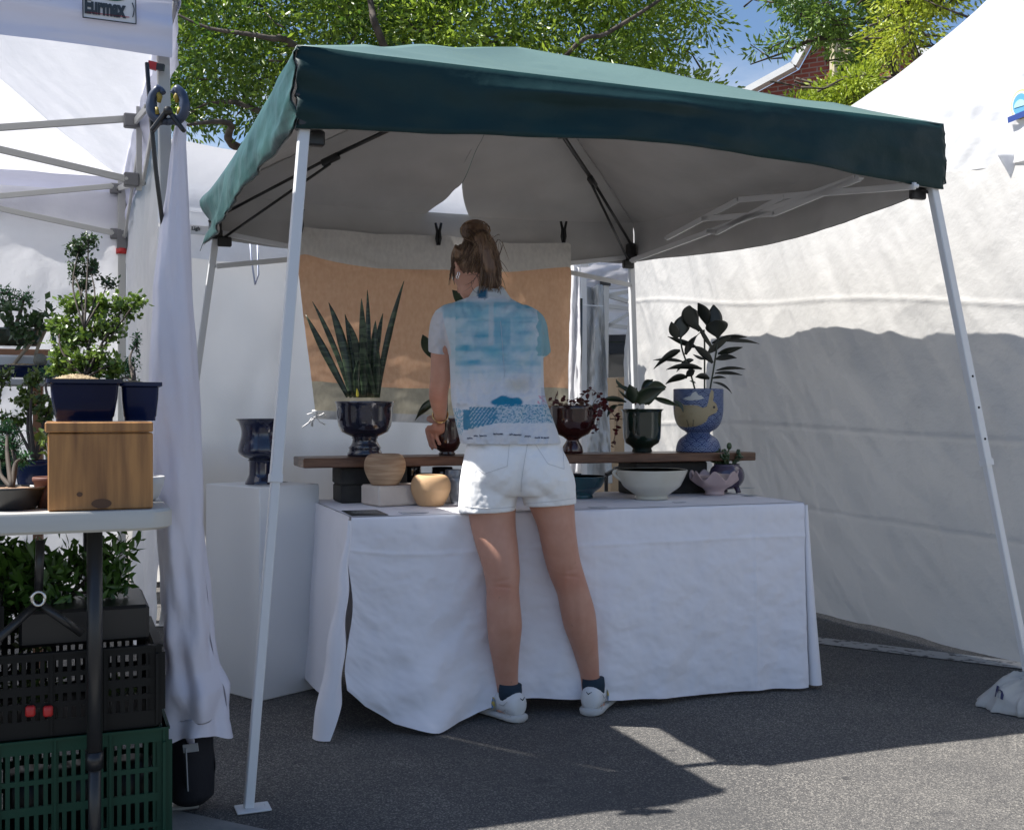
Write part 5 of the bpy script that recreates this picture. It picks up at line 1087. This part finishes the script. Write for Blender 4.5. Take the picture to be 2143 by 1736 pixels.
# ---------------------------------------------------------------- the woman
wo=thing('person','woman seen from behind leaning over the table in blue printed shirt, white shorts and sneakers','person',(.1,4.08,0))
def LN(p): return p
def hr(v,uL,uR,Y,ry,seg=32,tilt=0,pw=2.0):
    """level ring spanning picture columns uL..uR at height of row v"""
    cx_=(uL+uR)/2; c=W(cx_,v,Y); rx=(uR-uL)/2/F*Y; r=[]
    for k in range(seg):
        a=2*math.pi*k/seg; ca,sa=math.cos(a),math.sin(a); e=2/pw
        x=rx*math.copysign(abs(ca)**e,ca); y=ry*math.copysign(abs(sa)**e,sa)
        r.append(c+Vector((x,y,tilt*x)))
    return r
def smooth_rings(rows,n=5,seg=32,pw=2.0):
    P=[Vector((r[1],r[2],r[0])) for r in rows]; Q=[Vector((r[3],r[4],r[5] if len(r)>5 else 0)) for r in rows]
    a=catmull(P,n); b=catmull(Q,n); return [hr(p.z,p.x,p.y,q.x,q.y,seg,q.z,pw) for p,q in zip(a,b)]
body=MB()
# legs: (row, left, right, depth, half thickness)
legL=[(1010,966,1082,4.05,.100),(1063,978,1079,4.045,.088),(1099,984,1079,4.04,.083),(1135,993,1083,4.03,.078),(1171,1004,1086,4.02,.071),(1199,1012,1088,4.015,.064),(1231,1017,1086,4.015,.058),(1260,1017,1088,4.02,.058),(1290,1018,1091,4.03,.062),(1313,1019,1092,4.035,.062),(1349,1023,1088,4.05,.056),(1385,1030,1085,4.07,.046),(1420,1036,1084,4.085,.040),(1445,1040,1085,4.09,.038),(1462,1040,1088,4.09,.042),(1485,1036,1090,4.09,.05)]
legR=[(1005,1088,1203,4.06,.100),(1058,1106,1202,4.065,.088),(1099,1123,1204,4.07,.083),(1135,1131,1208,4.075,.078),(1171,1139,1214,4.085,.071),(1206,1150,1224,4.095,.063),(1242,1165,1235,4.105,.058),(1278,1172,1245,4.115,.058),(1313,1180,1249,4.13,.061),(1349,1194,1251,4.145,.054),(1385,1206,1253,4.165,.044),(1410,1213,1254,4.175,.039),(1432,1215,1257,4.18,.038),(1450,1216,1262,4.18,.042),(1475,1216,1266,4.18,.05)]
for lg in (legL,legR): body.rings(smooth_rings(lg,4))
body.rings(smooth_rings([(1022,1005,1170,4.05,.06),(1000,975,1192,4.045,.115),(960,976,1184,4.05,.115),(925,985,1166,4.06,.105),(880,985,1140,4.08,.085),(826,972,1122,4.11,.085),(781,962,1120,4.14,.09),(740,955,1118,4.165,.092),(700,946,1112,4.19,.085),(670,945,1105,4.205,.07),(645,965,1085,4.22,.055),(630,984,1062,4.23,.05),(612,988,1052,4.25,.047),(590,985,1040,4.28,.046),(570,975,1030,4.30,.05)],4))
# head, turned left and down
hc=W(989,566,4.325); hR=Matrix.Rotation(math.radians(38),3,'Z')@Matrix.Rotation(math.radians(-24),3,'X')
def hp(x,y,z): return hc+hR@Vector((x,y,z))
mb=MB(); mb.ell((0,0,0),(.074,.094,.098),28,18); body.add([hp(v.x,v.y,v.z+.008) for v in mb.v],mb.f)
mb=MB(); mb.ell((0,.028,-.055),(.052,.060,.062),20,12); body.add([hp(*v) for v in mb.v],mb.f)
mb=MB(); mb.ell((0,.066,-.098),(.020,.018,.016),12,8); body.add([hp(*v) for v in mb.v],mb.f)
body.tube([hp(0,.088,.012),hp(0,.104,-.012),hp(0,.110,-.030),hp(0,.092,-.038)],[.009,.010,.012,.009],10)
for z,r in((-.058,.009),(-.070,.009)): body.tube([hp(-.020,.080,z),hp(0,.088,z),hp(.020,.080,z)],[.004,r,.004],8)
for s_ in(-1,1):
    e=[hp(s_*.076+s_*.004*0,-.002,.012),hp(s_*.083,-.010,.022),hp(s_*.084,-.016,.008),hp(s_*.080,-.010,-.012),hp(s_*.074,.0,-.024)]; body.tube(catmull(e,4),[.006]*6+[.007]*6+[.006]*5,8)
    body.tube([hp(s_*.071,.0,-.005),hp(s_*.079,-.006,-.002)],[.014,.010],8)
# left arm
aL=[(W(950,672,4.20),.050),(W(930,692,4.205),.052),(W(925,736,4.22),.043),(W(922,781,4.26),.040),(W(918,815,4.31),.038),(W(917,830,4.35),.037),(W(919,850,4.43),.032),(W(921,866,4.52),.026),(W(921,880,4.60),.022)]
pts=catmull([a[0] for a in aL],4); rad=[interp(i/(len(pts)-1),np.linspace(0,1,len(aL)),[a[1] for a in aL]) for i in range(len(pts))]; body.tube(pts,rad,18)
# right arm reaching forward, mostly hidden
aR=[(W(1098,672,4.22),.050),(W(1115,695,4.25),.050),(W(1118,730,4.32),.042),(W(1110,775,4.42),.038),(W(1080,800,4.50),.033),(W(1040,815,4.56),.027),(W(1015,830,4.60),.022)]
pts=catmull([a[0] for a in aR],4); rad=[interp(i/(len(pts)-1),np.linspace(0,1,len(aR)),[a[1] for a in aR]) for i in range(len(pts))]; body.tube(pts,rad,18)
# hands: palm plus five separate fingers
potc=Tu(935,.645,.9362)
def onpot(ang,z,off): return Vector((potc.x+(.061+off)*math.cos(ang),potc.y+(.061+off)*math.sin(ang),potc.z+z))
def palm(path,rads,flat,upv): 
    p=catmull(path,4); body.tube(p,[interp(i/(len(p)-1),np.linspace(0,1,len(rads)),rads) for i in range(len(p))],16,True,flat,upv)
A0_=math.radians(205)
kn_=W(915,898,4.615)
palm([W(921,878,4.60),W(918,888,4.605),kn_,onpot(A0_+.12,.105,.018)],[.021,.027,.031,.028],.50,Vector((0,1,0)))
for i,(a0,L1_,L2,L3) in enumerate(((186,.036,.024,.019),(203,.040,.028,.021),(221,.038,.026,.020),(238,.030,.021,.017))):
    a=math.radians(a0); a1=a+.10; f0=onpot(a,.108,.022); f1=onpot(a+.02,.108-L1_,.016); f2=onpot(a+.10,.108-L1_-L2,.010); f3=onpot(a+.22,.108-L1_-L2-L3*.8,.008)
    body.tube(catmull([kn_.lerp(f0,.55),f0,f1,f2,f3],4),[.0092]*4+[.0098]*2+[.0088]*3+[.0090]+[.0080]*5+[.0072,.0060],12)
body.tube(catmull([W(926,884,4.63),onpot(math.radians(165),.150,.020),onpot(math.radians(140),.158,.012),onpot(math.radians(118),.140,.008)],4),[.013]*4+[.011]*4+[.0095]*4+[.0075],12)
# right hand steadying the plant
rk=W(1004,838,4.62); body.tube([W(1015,830,4.60),rk,W(996,845,4.635)],[.021,.028,.024],14,True,.5,Vector((0,1,0)))
for i in range(4):
    f0=W(998-i*1,832+i*7,4.64); body.tube(catmull([rk,f0,f0+Vector((-.028,.004,-.008)),f0+Vector((-.045,.012,-.024)),f0+Vector((-.046,.014,-.040))],3),[.009]*8+[.008]*4+[.006],10)
body.tube(catmull([rk,W(1000,826,4.61),W(992,818,4.62),W(984,818,4.63)],3),[.012]*4+[.010]*4+[.0085,.007],10)
skin=mat('skin',(.56,.30,.22),.5,attr='col',bump=.12,bs=260,bd=.001,spec=.4)
skin.node_tree.nodes['Principled BSDF'].inputs['Subsurface Weight'].default_value=.12
skin.node_tree.nodes['Principled BSDF'].inputs['Subsurface Radius'].default_value=(.012,.005,.003)
bo_=remesh(body.build('body',skin,wo),.0042,5,.5)
def skincol(p):
    u,v=uvp(p); m=fn(p.x*14,p.y*14,p.z*14,4); m2=fn(p.x*60,p.y*60,p.z*50,2)
    c=[.54+.03*m+.015*m2,.285+.028*m+.012*m2,.205+.025*m+.01*m2]
    r=0
    for (a,b,w_) in ((1052,1235,26),(1198,1212,26),(918,830,20),(1062,1455,16),(1236,1425,16)): r+=math.exp(-((u-a)/w_)**2-((v-b)/22)**2)
    if v>878 and u<945 and v<940: r+=.8
    c[1]*=1-.14*r; c[2]*=1-.16*r; c[0]*=1-.03*r
    k=.25*nz1(u*.8,v*.8,3)
    if nz1(p.x*90,p.y*90,p.z*90)>.74: c=[q*.8 for q in c]
    return c
for v_ in bo_.data.vertices:
    p=v_.co
    if p.z<1.0 and p.z>.12:
        u,v=uvp(p); k=0
        for (a,b) in ((1052,1228),(1198,1206)):
            k-=.0022*math.exp(-((v-b-(u-a)*.12)/3)**2)*math.exp(-((u-a)/26)**2)+.0015*math.exp(-((v-b+14+(u-a)*.2)/3)**2)*math.exp(-((u-a)/20)**2)
            for sg in(-1,1): k+=.003*math.exp(-((u-a-sg*15)/6)**2)*math.exp(-((v-b)/34)**2)
            k+=.0035*(math.exp(-((u-a-12-(v-b)*.05)/9)**2)+math.exp(-((u-a+10-(v-b)*.05)/9)**2))*math.exp(-((v-b-85)/45)**2)
        v_.co.y-=k if p.y<4.2 else 0
paint(bo_,skincol)
# face details
eyem=mat('eye_white',(.7,.7,.68),.2); iris=mat('iris',(.03,.02,.015),.2)
for s_ in(-1,1):
    e=MB(); e.ell(hp(s_*.030,.080,.010),(.012,.012,.012),12,8); eo=e.build('eye',eyem,wo); e=MB(); e.ell(hp(s_*.030,.0905,.009),(.005,.003,.005),10,6); e.build('iris',iris,eo)
lip=MB(); lip.tube([hp(-.018,.086,-.063),hp(0,.096,-.062),hp(.018,.086,-.063)],[.002,.0045,.002],8); lip.build('lips',mat('lips',(.36,.12,.10),.4),wo)
gold=mat('gold',(.75,.55,.25),.2,metal=1); silver=mat('silver_hoop',(.8,.8,.8),.15,metal=1)
for dz,dx in((-.032,0),(-.026,.010)):
    q=hp(-.084,-.004-dx,dz); MB().tube([q+Vector((.0045*math.cos(t),0,.007*math.sin(t)-.004)) for t in [2*math.pi*i/14 for i in range(15)]],.0016,6,False).build('earring',silver,wo)
q=W(921,868,4.53); ax=(W(921,880,4.60)-W(919,850,4.43)).normalized(); x_=ax.cross(UP).normalized(); y_=ax.cross(x_)
for dd_,rr_ in((0,.0315),(.011,.0295)): MB().tube([q+ax*dd_+x_*rr_*math.cos(t)+y_*rr_*math.sin(t) for t in [2*math.pi*i/28 for i in range(29)]],.0024,8,False).build('bracelet',gold,wo)
# hair
hair=MB(); mb=MB(); mb.ell((0,-.026,.024),(.082,.090,.090),28,18); hair.add([hp(*v) for v in mb.v if 1],mb.f)
hv=[]
mb=MB(); mb.ell(W(994,486,4.28),(.056,.048,.044),20,12); hair.add(mb.v,mb.f)
mb=MB(); mb.ell(W(985,474,4.27),(.034,.034,.022),16,10); hair.add(mb.v,mb.f)
hair.tube(catmull([W(990,490,4.26),W(1008,500,4.235),W(1022,530,4.215),W(1030,565,4.21),W(1032,595,4.215),W(1030,612,4.22)],4),[.038]*4+[.047]*5+[.045]*4+[.038]*4+[.024]*3+[.010],16,True,.75)
hair.tube([W(965,520,4.28),W(953,545,4.30),W(949,562,4.33)],[.033,.022,.008],12)
hairm=mat('hair_brown',(.095,.048,.027),.42,col2=(.21,.118,.064),vs=16,stretch=(3,3,.5),bump=.5,bs=90,bd=.006,spec=.5)
ho=remesh(hair.build('hair',hairm,wo),.0055,4)
for v_ in ho.data.vertices:
    p=v_.co; u,v=uvp(p); v_.co+= (p-hc).normalized()*(.0016*math.sin((u-1000)*.75+4*nz1(v*.03,u*.02))+.002*nz1(u*.3,v*.05))
hl=mat('hair_blonde',(.32,.20,.11),.4,col2=(.17,.10,.055),vs=20); hd=mat('hair_strand',(.085,.043,.025),.42)
rs=random.Random(17)
SA=MB(); SB=MB()
bun=W(995,500,4.25)
for i in range(1500):
    mb=SA if rs.random()<.35 else SB
    kind=rs.random()
    if kind<.45:   # pulled up from the neck and sides to the bun
        a=rs.uniform(-2.3,1.5); el=rs.uniform(-.55,.25); p0=Vector((.086*math.sin(a)*math.cos(el),-.018-.099*math.cos(a)*math.cos(el),.014+.100*math.sin(el)))
        if p0.y>.03 or (p0.x<-.05 and p0.z<.0 and p0.y>-.055): continue
        A=hp(*p0); m1=(A+bun)/2; m1=hc+(m1-hc).normalized()*(.108+rs.uniform(0,.006)); B=bun+Vector((rs.uniform(-.04,.04),rs.uniform(-.02,.02),rs.uniform(-.01,.04)))
        pts=bez(A,m1,B,8)
    elif kind<.85: # falling from the bun
        A=bun+Vector((rs.uniform(-.03,.045),rs.uniform(-.045,0),rs.uniform(-.01,.03))); e_=W(rs.uniform(1000,1050),560+58*rs.random()**1.6,4.19+rs.uniform(-.01,.03)); m1=W(rs.uniform(1015,1048),rs.uniform(505,545),4.165+rs.uniform(-.01,.02)); pts=bez(A,m1,e_,9)
    else:          # wisps round the bun and ear
        if rs.random()<.35:
            q_=W(rs.uniform(985,1050),rs.uniform(490,590),4.20); pts=bez(q_,q_+Vector((rs.uniform(-.03,.03),-.02,rs.uniform(-.05,.02))),q_+Vector((rs.uniform(-.05,.05),-.015,rs.uniform(-.09,-.02))),7)
        elif rs.random()<.5:
            th=rs.uniform(0,6.28); q=bun+Vector((0,0,.025)); pts=[q+Vector(((.052+.006*rs.random())*math.cos(th+k*.35),-.02-.03*math.sin(k*.4),(.040)*math.sin(th+k*.35))) for k in range(8)]
        else:
            A=W(rs.uniform(948,962),rs.uniform(525,545),4.27); pts=bez(A,W(rs.uniform(940,948),552,4.27),W(rs.uniform(938,952),rs.uniform(565,600),4.30),8)
            if rs.random()<.6: continue
    mb.tube(pts,[.0012]*(len(pts)-2)+[.0009,.0004],3)
s1_=SA.build('hair_strands',hl,ho); s2_=SB.build('hair_strands',hd,ho); s1_['kind']='stuff'; s2_['kind']='stuff'
# shirt
sh_=MB()
sh_.rings(smooth_rings([(612,992,1056,4.25,.056),(622,980,1064,4.238,.062),(633,950,1084,4.225,.078),(646,922,1110,4.215,.092),(664,914,1130,4.205,.104),(700,928,1138,4.185,.115),(740,938,1137,4.165,.122),(781,941,1137,4.14,.124),(826,943,1140,4.11,.120),(855,947,1149,4.09,.124),(880,952,1158,4.07,.130),(905,958,1167,4.058,.137),(928,963,1174,4.05,.140)],4,pw=2.3))
def sl(P,r,sg=20):
    p=catmull(P,4); sh_.tube(p,[interp(i/(len(p)-1),np.linspace(0,1,len(r)),r) for i in range(len(p))],sg)
sl([W(962,662,4.21),W(936,672,4.205),W(926,705,4.21),W(922,738,4.222)],[.055,.060,.054,.047])
sl([W(1085,664,4.22),W(1110,680,4.245),W(1119,710,4.28),W(1127,741,4.31)],[.055,.060,.054,.048])

so_=sh_.build('shirt',mat('printed_shirt',(1,1,1),.85,attr='col',bump=.5,bs=28,bd=.012,transl=.12),wo)
def sd(o): md=o.modifiers.new('sub','SUBSURF'); md.levels=0; md.render_levels=0
remesh(so_,.0045,4)
for v_ in so_.data.vertices:
    p=v_.co; u,v=uvp(p)
    if p.y>4.4: continue
    k=0
    k+=.007*math.sin((u-1035)*.10+ (v-640)*.02+2.5*fn(u*.012,v*.010,1))*min(1,max(0,(v-660)/60))
    k+=.013*fn(u*.022,v*.012,5)+.006*fn(u*.07,v*.05,2)
    # diagonal pulls from the armpits, folds above the hem
    k+=.0045*math.sin((u*.8+v)*.11)*math.exp(-((u-950)/35)**2)*math.exp(-((v-760)/90)**2)+.0045*math.sin((u*.8-v)*.11)*math.exp(-((u-1125)/35)**2)*math.exp(-((v-760)/90)**2)
    k+=.009*math.exp(-((v-852-(u-1060)*.10)/6)**2)*math.exp(-((u-1000)/60)**2)+.007*math.exp(-((v-835+(u-1040)*.10)/5)**2)*math.exp(-((u-1080)/45)**2)
    k-=.0025*math.exp(-((v-672)/2.0)**2)*(1 if 925<u<1128 else 0)
    n=Vector((p.x-.0-(-.03),(p.y-4.2),0)); n=Vector((0,-1,0)) if p.y<4.16 else n.normalized()*1
    v_.co+=Vector((0,-1,0))*k if p.y<4.2 else Vector((0,-.3,0))*k
def shirtcol(p):
    u,v=uvp(p); zx=(u-853.8)/.299; zy=(v-452)/.299
    base=[.70,.71,.74]; n=nz1(zx*.006,zy*.006,4)
    def mx_(c,a):
        a=max(0,min(1,a))
        for i in range(3): base[i]=base[i]*(1-a)+c[i]*a
    if p.y>4.33 and zx>500: zx=940
    lb=(.17,.46,.55); mb_=(.10,.36,.48); dbl=(.010,.21,.35)
    if zx<300 and zy>680+ (zx-160)*-.1 and zx<240+max(0,(zy-700))*.25 and zy<980: return (.62,.60,.62)
    soft=max(0,min(1,(zy-570)/40))*max(0,min(1,(1180-zy)/180))*max(0,1-abs(zx-600)/420)**.5
    mx_(lb,soft*(.58+.45*nz1(zx*.007,zy*.010,1)))
    st_=math.sin(zy*.062+1.2*nz1(zx*.008,zy*.004)+.6); blk=1.4*nz1(zx*.009+nz1(zx*.02,zy*.02)*.6,zy*.022,2)
    if 330<zx<930 and 600<zy<1100: mx_(mb_,(.34+.34*max(0,min(1,st_*2)))*(.5+.9*blk+.3*n) )
    mx_(mb_,(.50+.3*n)*max(0,min(1,(150-abs(zx-375))/30))*max(0,min(1,(66-abs(zy-655))/18)))
    if 490<zx<550 and 530<zy<575: mx_((.02,.13,.25),.9)
    mx_(mb_,.6*max(0,min(1,(62-abs(zx-660))/14))*max(0,min(1,(110-abs(zy-805))/30)))
    if 560<zx<600 and 600<zy<900 : mx_((.58,.60,.62),.5)
    if zx>905+25*nz1(zy*.02) and zy<980: mx_((.14,.36,.42),.75)
    mx_((.56,.52,.50),max(0,1-math.hypot((zx-790)/130,(zy-1170)/90))*.8)
    mx_((.55,.52,.38),max(0,1-math.hypot((zx-760)/110,(zy-1190)/60))*.45)
    d=math.hypot((zx-690)/105,(zy-1302)/(38+8*math.sin(zx*.05))); 
    if zy<1330: mx_(dbl,(1.12-d)*8)
    hb=1320+ (zx-600)*.0
    top=1335-.0*(zx)+ (20 if zx<430 else 0); bot=1500-(zx-385)*.22 if zx<620 else 1440
    if 385<zx<620 and top<zy<bot:
        mx_(dbl,.92)
        a=(zx+zy*.8)/26; b=(zx-zy*1.1)/26
        if zx>430 and abs((a%1)-.5)<.2 and abs((b%1)-.5)<.3: mx_((.6,.66,.70),.85)
    elif zx>=600 and 1318<zy<1448:
        sp=nz1(zx*.09,zy*.09,7)+.5*nz1(zx*.21,zy*.2,3); mx_((.10,.36,.48),.35); 
        if sp>.12: mx_(dbl,.8)
        elif sp<-.2: mx_((.6,.62,.64),.6)
    elif zx<385 and 1350<zy<1530:
        if nz1(zx*.12,zy*.12,9)>.05: mx_(mb_,.8)
    if 905<zx<1000 and 1255<zy<1315 and nz1(zx*.06,zy*.06,5)>.05: mx_((.65,.22,.32),.7)
    if zx>930 and 1200<zy<1330: mx_((.20,.33,.50),.4)
    return tuple(base)
paint(so_,shirtcol)
# hem lettering wrapped on the shirt
bpy.context.view_layer.update()
from mathutils.bvhtree import BVHTree
def bvh(o): 
    me=o.data; return BVHTree.FromPolygons([v.co for v in me.vertices],[tuple(p.vertices) for p in me.polygons])
bs_b=bvh(so_)
camp=Vector((0,0,H))
def wrap(B,u,v,off):
    d=(W(u,v,4)-camp).normalized(); hit=B.ray_cast(camp,d)
    return (hit[0]+hit[1]*off*(-1 if hit[1].dot(d)>0 else 1)) if hit[0] is not None else W(u,v,4)
inkt=mat('hem_ink',(.05,.07,.12),.8)
for u0,v0,n_ in ((977,917,3),(992,912,2),(1032,908,5),(1065,909,2),(1074,910,4),(1098,913,3)):
    MB().tube([wrap(bs_b,u0+n_*4.2*i/(n_*8),v0-1.6*math.sin(i*1.7+u0)*(1 if i%5 else 1.6),.0016) for i in range(n_*8)],.0007,4).build('hem_lettering',inkt,so_)
for s_,u0,v0 in (('Seattle',1003,911),('made in japan',1118,915)):
    text(s_,5.2,'hem_lettering',inkt,so_,(0,0,0),(1,0,0),(0,1,0),fn_=lambda co,u0=u0,v0=v0: wrap(bs_b,u0+co.x*1.05,v0-co.y+ (0 if u0<1000 else 2),.0012+co.z))
co_=MB(); rg_=[]
for v,l,r_,y,ry in ((600,994,1050,4.262,.050),(602,992,1053,4.258,.054),(612,986,1060,4.246,.062),(624,978,1068,4.236,.071),(634,968,1080,4.228,.080),(637,968,1081,4.228,.081),(630,978,1070,4.232,.072)): rg_.append(hr(v,l,r_,y,ry,40,.02))
co_.rings(rg_,False); cl_=co_.build('collar',mat('printed_shirt',(1,1,1)),so_); paint(cl_,lambda p:(.02,.12,.22) if 1000<uvp(p)[0]<1017 and uvp(p)[1]<626 and p.y<4.2 else (.62,.64,.64))
# back pleat seam
MB().tube([wrap(bs_b,1047+i*.3,672+i*4,.0012) for i in range(30)],.0008,4).build('pleat_seam',mat('thread',(.5,.55,.6),.8),so_)
# shorts
so2=MB()
so2.rings(smooth_rings([(896,990,1155,4.07,.105),(915,982,1162,4.06,.118),(935,975,1174,4.053,.128),(962,969,1188,4.045,.137),(990,964,1199,4.043,.139),(1012,961,1204,4.045,.132),(1030,962,1204,4.05,.118),(1036,970,1200,4.05,.10)],4,pw=2.3))
so2.rings(smooth_rings([(1000,966,1084,4.045,.120),(1025,961,1086,4.045,.116),(1050,959,1081,4.043,.110,.02),(1069,958,1079,4.043,.106,.035)],4,pw=2.4))
so2.rings(smooth_rings([(1000,1086,1201,4.05,.120),(1022,1088,1204,4.055,.115),(1040,1092,1205,4.06,.110,.03),(1055,1096,1206,4.062,.104,.05)],4,pw=2.4))
shm_=mat('white_denim',(.86,.86,.86),.8,bump=.2,bs=260,bd=.001)
s2o=remesh(so2.build('shorts',shm_,wo),.0045,4)
for v_ in s2o.data.vertices:
    p=v_.co; u,v=uvp(p)
    if p.y>4.1: continue
    k=.005*fn(u*.02,v*.02,8)+.0025*fn(u*.06,v*.05,3)
    k-=.022*math.exp(-((u-(1090+(v-960)*-.02))/10)**2)*min(1,max(0,(v-940)/60))        # cleft
    k+=.010*math.exp(-(((u-1022)/42)**2+((v-985)/45)**2))+.010*math.exp(-(((u-1150)/42)**2+((v-985)/45)**2))
    k+=.004*math.sin((u*.9+v)*.14)*math.exp(-((u-1060)/30)**2)*math.exp(-((v-1040)/30)**2)+.004*math.sin((u*.9-v)*.14)*math.exp(-((u-1130)/35)**2)*math.exp(-((v-1030)/25)**2)
    v_.co+=Vector((0,-1,0))*k
sb_=bvh(s2o); thr=mat('seam_thread',(.62,.62,.63),.8); 
def seam(pts,nm,r=.0012):
    P=catmull([Vector((a,b,0)) for a,b in pts],8); MB().tube([wrap(sb_,q.x,q.y,.0003) for q in P],r,5).build(nm,thr,s2o)
def seg_(a,b,n=8): return [(a[0]+(b[0]-a[0])*i/n,a[1]+(b[1]-a[1])*i/n) for i in range(n+1)]
for pk_ in ([(977,962),(1013,991),(1061,975),(1066,925)],[(1117,925),(1146,970),(1180,981),(1177,935)]):
    for a,b in zip(pk_[:-1],pk_[1:]): seam(seg_(a,b),'pocket_seam')
seam([(1104,925),(1098,960),(1092,1000),(1090,1028)],'back_seam',.0014)
seam([(962,1058),(1000,1062),(1040,1063),(1076,1060)],'hem_seam'); seam([(1099,1053),(1140,1050),(1180,1045),(1202,1042)],'hem_seam')
# shoes and socks
shoe_w=mat('shoe_white',(.66,.67,.68),.5,bump=.05,bs=100); sole_m=mat('shoe_sole',(.50,.50,.49),.7); sock=mat('sock_navy',(.012,.03,.05),.9); 
def shoe(heel,dirv,lab,sw):
    d=dirv.normalized(); s_=Vector((d.y,-d.x,0)); mb=MB(); rings=[]
    for x,w_,z0,zt,zr in ((0,.020,.030,.085,.0),(.010,.036,.024,.104,.0),(.035,.042,.022,.108,0),(.06,.044,.022,.104,0),(.09,.044,.021,.108,0),(.12,.045,.020,.100,0),(.16,.049,.019,.082,0),(.20,.053,.018,.068,0),(.24,.050,.018,.060,0),(.268,.038,.019,.050,0),(.280,.016,.022,.038,0)):
        ring=[]
        for k in range(24):
            a=2*math.pi*k/24; ca,sa=math.cos(a),math.sin(a); y=w_*math.copysign(abs(ca)**.75,ca)*(1-.25*max(0,sa)); z=(z0+zt)/2+(zt-z0)/2*math.copysign(abs(sa)**.8,sa)
            ring.append(heel+d*x+s_*y+UP*z)
        rings.append(ring)
    mb.rings(rings); so=mb.build('shoe',shoe_w,wo); so['label']=lab
    mb=MB(); rings=[]
    for x,w_ in ((-.006,.020),(.004,.038),(.03,.046),(.08,.047),(.12,.049),(.17,.055),(.21,.056),(.25,.050),(.275,.036),(.288,.014)):
        rings.append([heel+d*x+s_*(w_*math.copysign(abs(math.cos(a))**.6,math.cos(a)))+UP*(.0155+.0135*math.copysign(abs(math.sin(a))**.6,math.sin(a))) for a in [2*math.pi*k/20 for k in range(20)]])
    mb.rings(rings); mb.build('sole',sole_m,so)
    pass
    mb=MB(); mb.tube([heel+d*.062+UP*(.060),heel+d*.060+UP*.105,heel+d*.058+UP*.128],[.040,.0435,.041],18); mb.build('sock',sock,wo)
    for k in range(4): q=heel+d*(.120+k*.019)+UP*(.104-k*.009); MB().tube([q-s_*.022-UP*.006,q+UP*.003,q+s_*.022-UP*.006],.0028,6).build('lace',shoe_w,so)
    # stitched panel lines and embroidered patch on the outside
    mb=MB(); q=heel+d*.105+s_*sw*.0475+UP*.058
    n=20; pc_=[q+s_*sw*.002]+[q+d*.018*math.cos(t)+UP*.022*math.sin(t)+s_*sw*(.001-.004*max(0,math.sin(t))) for t in [2*math.pi*k/n for k in range(n)]]; mb.add(pc_,[(0,i+1,(i+1)%n+1) for i in range(n)]); mb.build('flower_patch',mat('patch_blue',(.10,.22,.42),.7,col2=(.50,.38,.08),vs=60,lo=.45,hi=.55),so,False)
    for P in ([(.0,.030),(.03,.050),(.055,.034)],[(.02,.08),(.045,.06),(.07,.06)]): MB().tube([heel+d*x+s_*sw*.0450+UP*z for x,z in P],.0012,5).build('panel_seam',mat('seam_grey',(.4,.4,.4),.7),so)
    mk=MB(); q=heel-d*.006+UP*.088+s_*0; mk.tube([q-s_*.010*1+UP*.004-d*.004,q-s_*.002-UP*.003-d*.008,q+s_*.012+UP*.006-d*.004],[.0012,.0028,.0006],6); mk.build('heel_mark',sock,so)
shoe(Vector((W(1082,1500,4.045).x+.012,4.020,0)),Vector((-.62,.78,0)),'left sneaker pointing left',-1)
shoe(Vector((W(1232,1490,4.14).x,4.105,0)),Vector((.30,.95,0)),'right sneaker pointing right',1)

# ---------------------------------------------------------------- sandbag
sbm=mat('sandbag_canvas',(.46,.45,.42),.85,col2=(.40,.39,.365),vs=6,bump=.3,bs=60)
sc=Vector((2.03,4.24,0)); sbg=thing('sandbag','grey canvas sandbag piled round the foot of the right canopy leg','sandbag',sc)
def rdg(a,b,c_=0,p_=3): return (1-abs(nz1(a,b,c_))*2.0)**p_ if abs(nz1(a,b,c_))<.5 else 0
def sbf(i,j):
    th=i*2*math.pi; r=1-j; ct,st=math.cos(th),math.sin(th)
    R_=.235*(1+.10*rdg(ct*2.2,st*2.2,1)-.06*nz1(ct*5,st*5,3)); rr_=min(1,r*1.04)
    hgt=.115*(1-rr_**4)*(.80+.22*rdg(ct*1.6+r*.9,st*1.6,7,2)+.16*rdg(ct*3.2+r*1.5,st*3.2-r,9,3)+.10*nz1(ct*2,st*2,r*3))
    hgt+=.075*math.exp(-(r/.20)**2)*(1+.25*math.sin(th*7))
    x=R_*r*ct*1.15; y=R_*r*st*.85
    if r>.93: k=(r-.93)/.07; x*=1-.10*k; y*=1-.10*k
    x*=1+.05*math.sin(hgt*60+th*3)*(r>.5)
    return sc+TD*x+TN*y+UP*(hgt+.003)
mb=MB(); mb.grid(sbf,180,70); bag=mb.build('bag',sbm,sbg)
mb=MB()
for i in range(4):
    a=-2.6+i*.75; pts_=[sc+TD*(q*math.cos(a+.25*q*8))*.9+TN*(q*math.sin(a+.25*q*8))*.8+UP*(.185-.35*q-1.6*q*q+.012) for q in (.015,.05,.09,.13)]; mb.tube(catmull(pts_,5),[.012]+[.016]*12+[.013,.010,.004],8,flat=.5)
mb.build('handle_strap',sbm,sbg)
bb_=bvh(bag); nvm=mat('navy_print',(.02,.02,.08),.6)
text('h',36,'printed_letter',nvm,sbg,(0,0,0),(1,0,0),(0,1,0),bold=.8,fn_=lambda co: wrap(bb_,2082+co.x+co.y*.1,1456-co.y*.9+co.x*.4,.005+co.z*.1))
